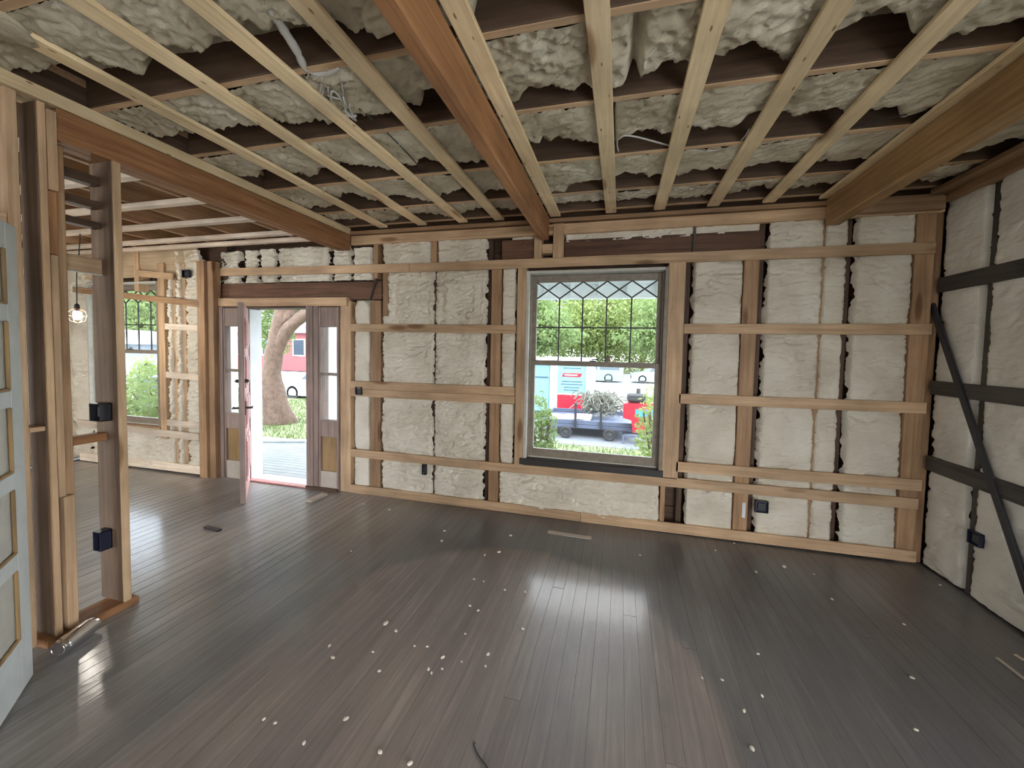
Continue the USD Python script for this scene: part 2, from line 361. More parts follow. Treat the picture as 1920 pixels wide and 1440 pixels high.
def sheet(X, Y, Z, flip=False):
    n, m = X.shape; I = np.arange(n * m).reshape(n, m)
    F = np.stack([I[:-1, :-1], I[1:, :-1], I[1:, 1:], I[:-1, 1:]], -1).reshape(-1, 4)
    if flip: F = F[:, ::-1]
    return np.stack([X, Y, Z], -1).reshape(-1, 3), np.vstack([F[:, [0, 1, 2]], F[:, [0, 2, 3]]])

wb = struct('wall_back')
seed = [1]
def wall_foam(u0, u1, z0, z1, y=3.478, parent=wb, mt='foam_wall', **k):
    seed[0] += 1; k.setdefault('pinch', (.43, 1.11, 1.745, 2.335) + ((.59,) if u0 > .5 else ()))
    U, V, d = foam(u0, u1, z0, z1, seed[0], **k)
    part(parent, 'foam_block', sheet(U, y - d, V), mt, True)
# sheathing boards behind the bays, round the openings
def sheath(x0, x1, z0, z1, y=3.585, yb=3.61):
    part(wb, 'sheathing', cb(x0, x1, y, yb, z0, z1), 'old_x')
for z in np.arange(0, 2.95, .19):
    a, b = z, min(z + .186, 2.95)
    segs = [(-2.80, -.88), (.41, 2.40)] if .50 < (a + b) / 2 < 2.29 else [(-2.80, 2.40)]
    if (a + b) / 2 > 2.0: segs = [(-4.62, s[1]) if s[0] == -2.80 else s for s in segs]
    for s in segs: sheath(s[0], s[1], a, b)
    lsegs = [(-7.0, -6.50), (-5.21, -4.62)] if .50 < (a + b) / 2 < 2.29 else [(-7.0, -4.62 if a < 2.0 else -4.40)]
    for s in lsegs: sheath(s[0], s[1], a, b, 3.49, 3.515)
part(wb, 'siding', cat([cb(-2.80, -.90, 3.612, 3.64, -.1, 3.0), cb(.43, 2.45, 3.612, 3.64, -.1, 3.0), cb(-.90, .43, 3.612, 3.64, -.1, .50), cb(-.90, .43, 3.612, 3.64, 2.30, 3.0), cb(-4.5, -2.80, 3.612, 3.64, 2.02, 3.0),
     cb(-7.05, -6.52, 3.52, 3.64, -.1, 3.0), cb(-5.19, -4.72, 3.52, 3.60, -.1, 3.0), cb(-6.52, -5.19, 3.52, 3.64, -.1, .5), cb(-6.52, -5.19, 3.52, 3.64, 2.30, 3.0)]), 'porch_white')
# studs
def stud(x0, x1, z0, z1, y0=3.477, y1=3.583, m='stud_z', parent=wb, n='stud'):
    part(parent, n, cb(x0, x1, y0, y1, z0, z1), m)
stud(-2.502, -2.383, .05, 2.02)
stud(-2.345, -2.29, 1.86, 2.33, 3.456)
stud(-1.825, -1.768, .05, 2.30, 3.505, m='old_z'); stud(-1.825, -1.768, 2.302, 2.60, 3.480)
stud(-1.195, -1.098, .05, 2.33)
stud(-1.245, -1.20, .05, 2.60, 3.52, m='old_z')
stud(.51, .556, .02, 2.32, 3.53, m='old_z')
stud(.95, 1.058, .05, 2.33)
stud(1.058, 1.105, .05, 2.60, 3.53, m='old_z')
stud(1.482, 1.525, .05, 2.60, 3.500)
stud(1.655, 1.708, .05, 2.60, 3.545, m='old_z')
stud(2.075, 2.19, .0, 2.60, 3.474)
stud(2.192, 2.250, .0, 2.60, 3.50)
stud(.375, .415, .05, .40, 3.48)
stud(-2.47, -2.42, 2.24, 2.60, 3.48)
# bays of foam
wall_foam(-2.705, -2.508, .06, 2.03, 3.482, top_round=.11, ripple=.5, amp=.016)
wall_foam(-2.372, -1.782, .06, 2.31, ragged=.03, ring=[(-2.04, 2.03, .17, .17)]); wall_foam(-2.372, -1.825, 2.32, 2.60)
wall_foam(-1.778, -1.243, .06, 2.31, ragged=.03, ring=[(-1.50, 2.02, .19, .18)]); wall_foam(-1.762, -1.243, 2.32, 2.60)
wall_foam(-1.095, -.952, .06, 2.33, 3.484, ripple=.6)
wall_foam(-1.085, .372, .06, .43, 3.476, amp=.034, ripple=1.2)
wall_foam(.572, .952, .06, 2.34, 3.482, amp=.018)
wall_foam(1.112, 1.506, .06, 2.60, 3.482, amp=.016)
wall_foam(1.505, 1.662, .06, 2.60, 3.484, amp=.016)
wall_foam(1.712, 2.078, .06, 2.60, 3.482, amp=.016)
wall_foam(-2.715, -2.48, 2.23, 2.56, 3.482)
wall_foam(-1.02, -.78, 2.50, 2.61, 3.50, edge=.02)
wall_foam(-.515, 1.06, 2.515, 2.61, 3.495, edge=.02)
for a, b in ((-4.50, -4.22), (-4.16, -3.97), (-3.93, -3.72), (-3.68, -3.02), (-2.98, -2.76)):
    wall_foam(a, b, 2.235, 2.60, 3.496, ripple=1.2, ragged=.03, edge=.03)
# furring and plates: (x0, x1, centre at x0, centre at x1, height, front y)
def girt(x0, x1, za, zb, h, y=YW, t=.021, m='pine_x', n='furring', parent=wb, lab=None):
    v = cb(x0, x1, y, y + t, -h / 2, h / 2, .0025)
    part(parent, n, shear_z(v, x0, x1, za, zb), m, label=lab)
girt(-4.52, -2.05, 2.362, 2.334, .085, 3.452)
girt(-2.047, 2.185, 2.332, 2.343, .084)
girt(-2.722, -.942, 1.741, 1.733, .080)
girt(.510, 2.195, 1.748, 1.754, .082)
girt(-2.722, -.942, 1.146, 1.154, .081, 3.450)
girt(-2.722, -.942, 1.065, 1.071, .078)
girt(.492, 2.195, 1.161, 1.177, .083)
girt(-2.722, -1.292, .424, .4235, .083)
girt(-1.289, 2.185, .4245, .457, .083)
girt(.490, 2.20, .580, .600, .087)
girt(-2.722, -.302, .043, .045, .085, 3.448)
girt(-.299, 2.19, .043, .060, .085, 3.448)
girt(-2.715, -.70, 2.630, 2.626, .089, 3.45, .045, n='plate')
girt(-.697, 2.22, 2.626, 2.636, .089, 3.45, .045, n='plate')
girt(-2.75, 2.22, 2.700, 2.700, .034, 3.43, .06, m='stud_x', n='ledger')
part(wb, 'post', cb(-2.850, -2.724, YW, 3.583, 0, 2.015), 'pine_z')
part(wb, 'post', cb(-.936, -.850, YW, 3.583, .466, 2.292), 'pine_z')
part(wb, 'post', cb(.378, .508, YW, 3.583, .470, 2.300), 'pine_z')
# old headers above the door and the window, and the blocking under the middle beam
part(wb, 'header', shear_z(cb(-4.52, -2.375, 3.476, 3.583, 0, .18), -4.52, -2.375, 2.052, 2.030), 'old_red_x')
part(wb, 'header', cb(-1.10, -.785, 3.482, 3.583, 2.37, 2.56), 'old_red_x')
part(wb, 'header', cb(-.515, 1.065, 3.482, 3.583, 2.37, 2.535), 'old_red_x')
part(wb, 'blocking', cb(-.785, -.715, 3.445, 3.54, 2.372, 2.586), 'pine_z')
part(wb, 'blocking', cb(-.612, -.518, 3.445, 3.54, 2.372, 2.675), 'pine_z')
part(wb, 'blocking', cb(-.713, -.614, 3.449, 3.54, 2.416, 2.50), 'pine_x')
part(wb, 'blocking', cb(.555, .575, 3.46, 3.50, 2.38, 2.60), 'grey_z')
part(wb, 'brace', bar((-2.42, 3.470, 2.24), (-2.50, 3.470, 2.02), .012, .035, up=(0, 1, 0)), 'grey_z')
# left stretch (hall side) of the same wall, a hand nearer
YL = 3.36
for args in ((-5.285, -5.185, .40, 2.47), (-5.095, -5.05, .05, 2.62), (-4.955, -4.90, .05, 2.62)):
    stud(args[0], args[1], args[2], args[3], YL if args[0] < -5.2 else YL + .035, 3.488, 'pine_z')
stud(-5.66, -5.59, 2.15, 2.66, YL, 3.48, 'pine_z')
for a, b, c, d in ((-5.175, -5.10, .06, 2.3), (-5.045, -4.96, .06, 2.6), (-4.895, -4.66, .06, 2.6)):
    wall_foam(a, b, c, d, YL + .026, ragged=.010, edge=.018)
wall_foam(-6.5, -5.13, .06, .46, YL + .02, amp=.034)
wall_foam(-6.90, -6.52, .06, 2.6, YL + .02)
girt(-5.183, -4.66, 1.735, 1.715, .072, YL, m='strip_x'); girt(-5.183, -4.66, 1.168, 1.150, .072, YL, m='strip_x')
girt(-5.183, -4.66, .600, .590, .072, YL, m='strip_x')
girt(-6.70, -4.66, .50, .462, .083, YL - .022, m='strip_x'); girt(-6.70, -4.66, .06, .075, .10, YL - .004, m='strip_x')
girt(-6.70, -4.62, 2.19, 1.985, .072, YL - .022, m='stud_x', lab='furring strip nailed on a slant across the hall window head')
girt(-5.61, -5.04, 2.365, 2.31, .075, YL - .004)
girt(-6.7, -4.7, 2.56, 2.56, .20, YL + .02, .02, m='ply_x', n='sheet')
girt(-6.7, -5.02, 2.40, 2.40, .16, YL + .03, .02, m='ply_x', n='sheet')
part(wb, 'post', cb(-4.655, -4.545, YL - .02, 3.47, 0, 2.47), 'stud_z')
part(wb, 'post', cb(-4.54, -4.455, YL + .01, 3.46, 0, 2.47), 'stud_z')

# ------------------------------------------------------------------ windows
def at(x, z, y, d=YW):
    """the point at depth y on the sight line through (x, d, z)"""
    s = y / d; return x * s, H + (z - H) * s
def rect_frame(x0, x1, z0, z1, l, r, b, t, y0, y1):
    return [cb(x0, x0 + l, y0, y1, z0, z1), cb(x1 - r, x1, y0, y1, z0, z1), cb(x0 + l, x1 - r, y0, y1, z0, z0 + b), cb(x0 + l, x1 - r, y0, y1, z1 - t, z1)]
def window(name, x0, x1, dy, label, sill='sill_dark', sl='dark weathered window sill'):
    w = struct(name, ((x0 + x1) / 2, YW + dy, .5), label)
    Y = lambda a: a + dy
    k = 1.0 / YW
    # outer frame (jambs, head, stool)
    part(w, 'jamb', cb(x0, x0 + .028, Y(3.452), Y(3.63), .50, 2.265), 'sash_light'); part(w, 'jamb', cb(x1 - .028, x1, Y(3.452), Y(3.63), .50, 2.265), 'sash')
    part(w, 'head', cb(x0 + .028, x1 - .028, Y(3.452), Y(3.63), 2.240, 2.265), 'sash_light')
    part(w, 'sill', cb(x0 - .03, x1 + .01, Y(3.440), Y(3.66), .478, .536), sill, label=sl)
    part(w, 'stop', cat([cb(x0 + .028, x0 + .042, Y(3.50), Y(3.515), .54, 2.24), cb(x1 - .042, x1 - .028, Y(3.50), Y(3.515), .54, 2.24)]), 'sash')
    a, b = x0 + .030, x1 - .030
    # lower sash (room side), upper sash (street side)
    lz0, lz1, uz0, uz1 = .540, 1.452, 1.405, 2.238
    yl0, yl1, yu0, yu1 = Y(3.517), Y(3.553), Y(3.556), Y(3.592)
    ls = part(w, 'lower_sash', cat(rect_frame(a, b, lz0, lz1, .050, .050, .082, .042, yl0, yl1)), 'sash')
    part(ls, 'pane', cb(a + .046, b - .046, (yl0 + yl1) / 2 - .0015, (yl0 + yl1) / 2 + .0015, lz0 + .078, lz1 - .038, .0004), 'pane')
    part(ls, 'weather_strip', cb(a + .01, b - .01, yl0 - .012, yl0 - .001, lz0 - .002, lz0 + .012), 'sash_light')
    part(ls, 'latch', cat([cb((a + b) / 2 - .03, (a + b) / 2 + .03, yl0 + .004, yl1, lz1, lz1 + .008), bar(((a + b) / 2 - .01, yl0 + .015, lz1 + .014), ((a + b) / 2 + .05, yl0 + .01, lz1 + .022), .012, .01)]), 'black_box')
    us = part(w, 'upper_sash', cat(rect_frame(a, b, uz0, uz1, .048, .048, .042, .062, yu0, yu1)), 'sash')
    g0, g1, h0, h1 = a + .048, b - .048, uz0 + .042, uz1 - .062
    part(us, 'pane', cb(g0 - .004, g1 + .004, (yu0 + yu1) / 2 - .0015, (yu0 + yu1) / 2 + .0015, h0 - .004, h1 + .004, .0004), 'pane')
    node = h1 - .150; mid = (h0 + node) / 2 + .022; wd = (g1 - g0) / 5; ym = yu0 + .010
    for i in range(1, 5): part(us, 'muntin', cb(g0 + i * wd - .006, g0 + i * wd + .006, ym - .006, ym + .006, h0, node, .002), 'lead')
    part(us, 'muntin', cb(g0, g1, ym - .008, ym + .008, mid - .006, mid + .006, .002), 'lead')
    for i in range(0, 6):
        xx = g0 + i * wd
        if i < 5: part(us, 'muntin', bar((xx, ym, node), (xx + wd, ym, h1), .012, .012, .002, (0, 1, 0)), 'lead')
        if i > 0: part(us, 'muntin', bar((xx, ym + .001, node), (xx - wd, ym + .001, h1), .012, .012, .002, (0, 1, 0)), 'lead')
    return w
window('window_1', -.850, .378, 0, 'sash window of leaded diamond panes above one large pane')
window('window_2', -6.50, -5.285, -.095, 'hall window half hidden behind the stud post', 'stud_x', None)

# ------------------------------------------------------------------ front door set with sidelights
YD = 3.43
d1 = struct('door_1', (-3.65, YD, 0), 'open front door set between two glazed sidelights')
part(d1, 'head_trim', shear_z(cb(-4.525, -2.752, 3.425, 3.50, -.045, .045), -4.525, -2.752, 2.016, 2.006), 'pine_x')
part(d1, 'side_post', cb(-4.445, -4.395, YD - .01, 3.475, 0, 1.962), 'painted_z'); 
def sidelight(xa, xb):
    y0, y1 = YD, 3.50
    s = part(d1, 'sidelight', cat([cb(xa, xa + .022, y0, y1, 0, 1.96), cb(xb - .022, xb, y0, y1, 0, 1.96)]), 'painted_z')
    part(s, 'top_rail', cb(xa + .022, xb - .022, y0 + .004, y1, 1.745, 1.96), 'painted_z')
    part(s, 'glazing_bar', cb(xa + .022, xb - .022, y0 + .01, y1, 1.230, 1.258), 'sash')
    for za, zb in ((.752, 1.23), (1.258, 1.745)): part(s, 'pane', cb(xa + .02, xb - .02, 3.46, 3.463, za, zb, .0004), 'pane')
    part(s, 'lower_rail', cb(xa + .022, xb - .022, y0 + .004, y1, .575, .752), 'painted_z')
    part(s, 'lower_panel', cb(xa + .022, xb - .022, y0 + .022, y1, .205, .575), 'panel_tan_z', label='bare tan wood panel')
    part(s, 'bottom_rail', cb(xa + .022, xb - .022, y0 + .002, y1, 0, .205), 'chip')
sidelight(-4.395, -4.135); sidelight(-3.10, -2.852)
part(d1, 'mullion', cb(-4.135, -4.052, YD - .012, 3.60, 0, 1.962), 'painted_z')
part(d1, 'mullion', cat([cb(-3.250, -3.165, YD - .012, 3.60, 0, 1.962), cb(-3.163, -3.105, YD - .004, 3.58, 0, 1.962), cb(-3.212, -3.198, YD - .02, YD - .01, .0, 1.962)]), 'painted_z')
part(d1, 'jamb', cb(-4.052, -4.036, YD + .02, 3.60, 0, 1.94), 'porch_white', label='white painted jamb of the open doorway')
part(d1, 'head', cb(-4.395, -2.852, YD + .0, 3.60, 1.948, 1.972), 'old_x')
part(d1, 'threshold', cb(-4.06, -3.235, YD - .025, 3.475, 0, .014), 'pink_paint')
part(d1, 'sill', cb(-4.06, -3.235, 3.477, 3.662, -.05, .004), 'porch_white')
part(d1, 'base_shoe', cb(-3.25, -2.85, YD - .03, YD, 0, .03), 'old_x')
# the leaf, swung into the room about its left edge
hx, hy = -4.045, 3.415; ang = math.atan2(-.545, .585); L = .79; th = .042
ca, sa = math.cos(ang), math.sin(ang)
def leafm(m):
    """door-leaf space (u along the leaf, w through it, z up) to the room"""
    v, f = vf(m); return np.stack([hx + v[:, 0] * ca - v[:, 1] * sa, hy + v[:, 0] * sa + v[:, 1] * ca, v[:, 2]], 1), f
lf = part(d1, 'leaf', leafm(cb(0, L, -th / 2, th / 2, .012, 1.935)), 'pink_paint', label='door leaf with faded pink street face')
part(lf, 'inner_face', leafm(cb(.002, L - .001, -th / 2 - .004, -th / 2, .014, 1.933)), 'painted_z')
part(lf, 'lock_edge', leafm(cb(L, L + .003, -th / 2, th / 2 - .003, .012, 1.935)), 'painted_z')
for za, zb in ((.20, .62), (.72, 1.02), (1.12, 1.42), (1.50, 1.80)):
    for ua, ub in ((.10, .36), (.43, .69)):
        part(lf, 'panel', leafm(cat([cb(ua, ub, th / 2 - .001, th / 2 + .008, za, zb), cb(ua + .03, ub - .03, th / 2, th / 2 + .014, za + .03, zb - .03, .008)])), 'pink_paint')
for s in (-1, 1):
    part(lf, 'handle', leafm(cat([tube([(L - .06, s * .02, .93), (L - .06, s * .075, .93)], .010, 10), tube([(L - .05, s * .075, .93), (L - .17, s * .075, .925)], [.009, .007], 10), cb(L - .085, L - .035, s * .02, s * .027, .86, 1.0)])), 'brass_dark')
    part(lf, 'knob', leafm(cat([tube([(L - .06, s * .02, 1.19), (L - .06, s * .05, 1.19)], [.018, .014], 12), tube([(L - .085, s * .052, 1.19), (L - .035, s * .052, 1.19)], .006, 8)])), 'brass_dark')

# ------------------------------------------------------------------ right-hand wall
XR = 2.245
wr = struct('wall_right')
for z in np.arange(0, 2.95, .19): 
    for a, b in ((.62, 3.6),) if z < 1.6 else ((-3.1, 3.6),): part(wr, 'sheathing', cb(XR + .10, XR + .125, a, b, z, min(z + .186, 2.95)), 'old_y')  # unseen low opening behind the camera, added to let fill light in
part(wr, 'siding', cat([cb(XR + .13, XR + .16, .62, 3.62, -.1, 3.0), cb(XR + .13, XR + .16, -3.1, .62, 1.72, 3.0)]), 'porch_white')
ys = [3.515, 3.115, 2.655, 2.20, 1.75, 1.30, .85, .64]
for a, b in zip(ys, ys[1:]):
    seed[0] += 1
    U, V, d = foam(b + .026, a - .026, .015, 2.66, seed[0], res=.016 if b > 2 else .035, amp=.014, bulge=.006, ragged=.014, edge=.028, ripple=.7)
    part(wr, 'foam_block', sheet(XR - d, U, V, True), 'foam_side', True)
    part(wr, 'stud', cb(XR + .018, XR + .11, b - .02, b + .02, 0, 2.68), 'grey_z')
for z, h in ((2.072, .105), (1.330, .100), (.775, .105)):
    v = cb(XR - .030, XR + .004, .60, 3.47, -h / 2, h / 2)
    part(wr, 'batten', shear_z(v, .60, 3.47, z, z, 1), 'grey_y')
part(wr, 'brace', bar((XR - .036, 3.50, 1.94), (XR - .036, 2.55, .015), .044, .02, up=(1, 0, 0)), 'black_box', label='thin black diagonal brace')
part(wr, 'plate', cb(XR - .05, XR + .10, -3.0, 3.45, 2.655, 2.715), 'stud_y')
part(wr, 'ledger', cb(XR - .14, XR - .055, -3.0, 3.42, 2.705, 2.74), 'stud_y')

# ------------------------------------------------------------------ the stud partition on the hall side
XP = -2.72
wl = struct('wall_left')
def pst(y0, y1, z0, z1, x1=XP, dpt=.14, m='stud_z', n='stud'):
    part(wl, n, cb(x1 - dpt, x1, y0, y1, z0, z1), m)
pst(1.150, 1.190, .04, 2.68, m='pine_z')
pst(1.255, 1.281, .04, 2.68, XP, .016, m='pine_z'); pst(1.252, 1.281, .04, 2.68, XP - .017, .125, m='shaded_z')  # one stud in two plies: lit edge pale, shaded face painted dark
pst(1.282, 1.318, 2.275, 2.66, XP + .004, .10, m='pine_z', n='block')
pst(1.278, 1.318, 1.965, 2.273, XP - .012, .10, m='beam_z', n='block')
pst(1.285, 1.312, .745, 1.962, XP - .004, .09, m='pine_z', n='block')
pst(1.300, 1.342, .04, .742, XP - .002, .09, m='strip_z' if False else 'pine_z', n='block')
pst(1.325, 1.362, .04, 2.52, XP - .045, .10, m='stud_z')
pst(1.530, 1.567, .04, 2.53, XP, .012, m='pine_z', n='post'); pst(1.530, 1.566, .04, 2.53, XP - .013, .025, m='shaded_z', n='post')  # same post split: pale ply as lit edge, dark ply as painted shade
pst(1.532, 1.566, .04, 2.53, XP - .039, .15, m='shaded_z', n='post')
for y in (.75, .34, -.07, -.5, -.95, -1.4, -1.8, -2.3, -2.8): pst(y, y + .04, .04, 2.68)
part(wl, 'plate', cb(XP - .15, XP + .002, 1.22, 1.60, 0, .042), 'beam_y', label='orange sawn floor plate')
part(wl, 'plate', cb(XP - .15, XP, -3.0, .28, 0, .04), 'pine_y')
part(wl, 'plate', cb(XP - .15, XP + .004, -3.0, 3.45, 2.690, 2.752), 'strip_y')
part(wl, 'header', cb(XP - .12, XP, .30, 1.148, 2.035, 2.115), 'pine_y')
part(wl, 'block', cb(XP - .12, XP - .005, 1.191, 1.246, 1.095, 1.118), 'pine_y')
for z, h, m in ((2.42, .05, 'old_y'), (2.18, .035, 'old_y'), (1.955, .085, 'pine_y'), (1.00, .045, 'beam_y'), (2.29, .04, 'old_y')):
    part(wl, 'block', cb(XP - .16, XP - .10, 1.362, 1.531, z - h / 2, z + h / 2), m)
part(wl, 'gutter_shim', cb(XP - .10, XP - .09, 1.365, 1.528, 1.905, 1.912), 'white_paint')

# the white five-panel door standing ajar in it
hx2, hy2 = -2.560, 1.085; an2 = math.atan2(-.64, .77)
c2, s2 = math.cos(an2), math.sin(an2)
def leaf2(m):
    v, f = vf(m); return np.stack([hx2 + v[:, 0] * c2 - v[:, 1] * s2, hy2 + v[:, 0] * s2 + v[:, 1] * c2, v[:, 2]], 1), f
d2 = struct('door_2', (hx2, hy2, 0), 'white five-panel door standing ajar by the stud partition')
W2 = .78; zs = [.015, .245, .555, .625, .905, .975, 1.255, 1.325, 1.615, 1.685, 1.915, 2.025]
part(d2, 'stile', leaf2(cb(0, .105, -.018, .018, .015, 2.025)), 'door_white'); part(d2, 'stile', leaf2(cb(W2 - .105, W2, -.018, .018, .015, 2.025)), 'door_white')
for k in range(0, 12, 2): part(d2, 'rail', leaf2(cb(.105, W2 - .105, -.018, .018, zs[k], zs[k + 1])), 'door_white')
for k in range(1, 11, 2):
    part(d2, 'panel', leaf2(cb(.103, W2 - .103, -.006, .006, zs[k] - .002, zs[k + 1] + .002)), 'door_panel')
    part(d2, 'moulding', leaf2(cat([bar((.105, s * .014, zs[k] + .006), (W2 - .105, s * .014, zs[k] + .006), .012, .012) for s in (-1, 1)] + [bar((.111, s * .014, zs[k]), (.111, s * .014, zs[k + 1]), .012, .012, up=(0, 1, 0)) for s in (-1, 1)])), 'panel_tan_z')
part(d2, 'hinge', leaf2(cat([tube([(-.006, -.02, z - .045), (-.006, -.02, z + .045)], .008, 8) for z in (.25, 1.1, 1.78)])), 'brass_dark')

# ------------------------------------------------------------------ ceiling: joists, sprayed foam, furring strips
ce = struct('ceiling')
part(ce, 'deck', cb(-2.75, 2.45, -3.1, 3.62, 3.02, 3.06), 'old_x')
JY = [3.40, 3.02, 2.50, 1.955, 1.465, .95, .45, -.05, -.55, -1.05, -1.55, -2.05, -2.55, -2.98]
for y in JY: part(ce, 'joist', cb(-2.75, 2.34, y - .02, y + .02, 2.758, 3.02, .004), 'shaded_joist_x'); part(ce, 'nailer', cb(-2.75, 2.34, y - .016, y + .016, 2.7515, 2.7575, .001), 'pine_x')  # pale strip painted as the lit bottom edge of each shade-dark joist
for j, (yb, ya) in enumerate(zip(JY, JY[1:])):
    y0, y1 = ya + .020, yb - .020; near = ya > .2
    res = .013 if near else .04
    nx, ny = int(5.0 / res), max(8, int((y1 - y0) / res))
    X, Yg = np.meshgrid(np.linspace(-2.74, 2.26, nx), np.linspace(y0, y1, ny), indexing='ij')
    t = (Yg - y0) / (y1 - y0)
    P = np.stack([X, Yg, np.zeros_like(X) + j * 2.3], -1)
    # how far the low foam reaches over the bay before it rises to the deck: scalloped
    reach = .66 + .9 * (fb(np.stack([X * 3.2, X * 0 + j, X * 0], -1), 4, 40 + j) - .5) + .25 * (fb(np.stack([X * 13, Yg * 3, X * 0], -1), 2, 60 + j) - .5)
    s = np.clip((t - reach) / .16, 0, 1); s = s * s * (3 - 2 * s)
    rid = 1 - np.abs(2 * fb(np.stack([X * 17 + Yg * 9, Yg * 34 - X * 9, P[..., 2]], -1), 3, 80 + j) - 1)
    lump = fb(P * np.array([6, 8, 1]), 4, 90 + j) - .5
    fine = fb(P * np.array([40, 55, 1]), 2, 95 + j) - .5
    gap = np.clip(1 - np.abs(X - (.02 if j % 2 else -.1) - .02 * lump) / .035, 0, 1) * (j in (2, 3, 4))
    Z = 2.768 + .012 * t + .15 * s + .030 * lump * 1.6 - .046 * (rid - .62) * (1 - .8 * s) - .020 * fine * (1 - .5 * s) + .10 * gap
    Z = np.maximum(Z, 2.742)
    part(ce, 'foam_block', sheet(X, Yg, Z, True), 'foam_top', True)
bl = trimesh.creation.icosphere(3, 1.0); bv = np.array(bl.vertices)
part(ce, 'foam_block', (np.array([-2.33, .98, 2.735]) + bv * (.6 + .8 * fb(bv * 1.9, 3, 5))[:, None] * np.array([.075, .10, .035]), np.array(bl.faces)), 'foam_top', True)
SX = [-2.325, -1.895, -1.475, -1.113, -.595, -.115, .284, .685, 1.083, 1.472]
for i, x in enumerate(SX):
    w = .088 + .006 * rnd.random(); sk = rnd.uniform(-.012, .012)
    v, f = cb(x - w / 2, x + w / 2, -3.0, 3.435, 2.730, 2.751, .003)
    v[:, 0] += sk * (v[:, 1] - 1.7) / 3.4
    v[:, 2] += .0
    part(ce, 'furring', (v, f), 'strip_y')
part(ce, 'rim_board', cb(-2.80, -2.752, -3.1, 3.62, 2.754, 3.06), 'old_y')
# hall ceiling: boards, joists along the hall, furring across it
part(ce, 'deck', cb(-7.0, -2.75, -3.1, 3.62, 2.86, 2.90), 'stud_x')
for k, y in enumerate(np.arange(-3.0, 3.45, .142)): part(ce, 'board', cb(-6.85, -2.88, y, y + .136, 2.835, 2.858), 'pine_x')
for x in (-6.55, -6.0, -5.45, -4.9, -4.35, -3.8, -3.25): part(ce, 'joist', cb(x - .02, x + .02, -3.0, 3.45, 2.64, 2.835), 'stud_y')
for y in (3.28, 3.07, 2.675, 2.262, 1.85, 1.43, 1.0, .58, .16, -.3, -.7, -1.1, -1.6, -2.1, -2.6):
    part(ce, 'furring', cb(-6.7, -2.885 if y > 1.2 else -2.90, y - .03, y + .03, 2.600, 2.638), 'strip_x')

b = thing('ceiling_beam', 'red-brown header beam from the stud post to the street wall', 'beam', (XP - .07, 1.35, 2.53))
part(b, 'timber', cb(XP - .15, XP - .07, 1.325, 3.452, 2.53, 2.688, .006), 'beam_y'); part(b, 'timber', cb(XP - .068, XP, 1.32, 3.452, 2.53, 2.688, .006), 'beam_y')
b = thing('ceiling_beam', 'narrow brown beam hanging below the strips over the middle of the room', 'beam', (-.68, 0, 2.525))
part(b, 'timber', cb(-.722, -.646, -3.0, 3.43, 2.525, 2.728, .008), 'beam_y')
b = thing('ceiling_beam', 'golden brown beam close to the foamed side wall with black brace', 'beam', (1.53, 0, 2.53))
part(b, 'timber', cb(1.478, 1.575, -3.0, 3.44, 2.53, 2.729, .008), 'gold_y')
part(b, 'block', cb(1.50, 2.19, 3.40, 3.446, 2.60, 2.69), 'stud_x')

# ------------------------------------------------------------------ far side wall of the hall and the rear of the house
ws = struct('wall_side')
part(ws, 'sheathing', cb(-7.0, -6.90, -3.1, 3.6, 0, 2.9), 'old_y')
for y in np.arange(-2.95, 3.2, .45):
    part(ws, 'stud', cb(-6.90, -6.80, y, y + .05, 0, 2.64), 'pine_z')
    seed[0] += 1
    U, V, d = foam(y + .06, y + .44, .03, 2.62, seed[0], res=.03)
    part(ws, 'foam_block', sheet(-6.82 + d, U, V), 'foam_wall', True)
for z in (.45, 1.1, 1.74, 2.3): part(ws, 'furring', cb(-6.80, -6.775, -3.0, 3.3, z, z + .08), 'strip_y')
we = struct('wall_rear')
seed[0] += 1
U, V, d = foam(3.10, 3.48, .03, 2.62, seed[0], res=.03)
part(ws, 'foam_block', sheet(-6.82 + d, U, V), 'foam_wall', True)
part(we, 'sheathing', cat([cb(-7.0, -6.3, -3.12, -3.0, -.1, 3.0), cb(-3.3, 1.1, -3.12, -3.0, -.1, 3.0), cb(1.1, 2.4, -3.12, -3.0, 2.6, 3.0), cb(-6.3, -3.3, -3.12, -3.0, 2.4, 3.0), cb(-6.3, -3.3, -3.12, -3.0, -.1, .15)]), 'ply_x')  # unseen wall, its openings added to bring fill light into the rooms

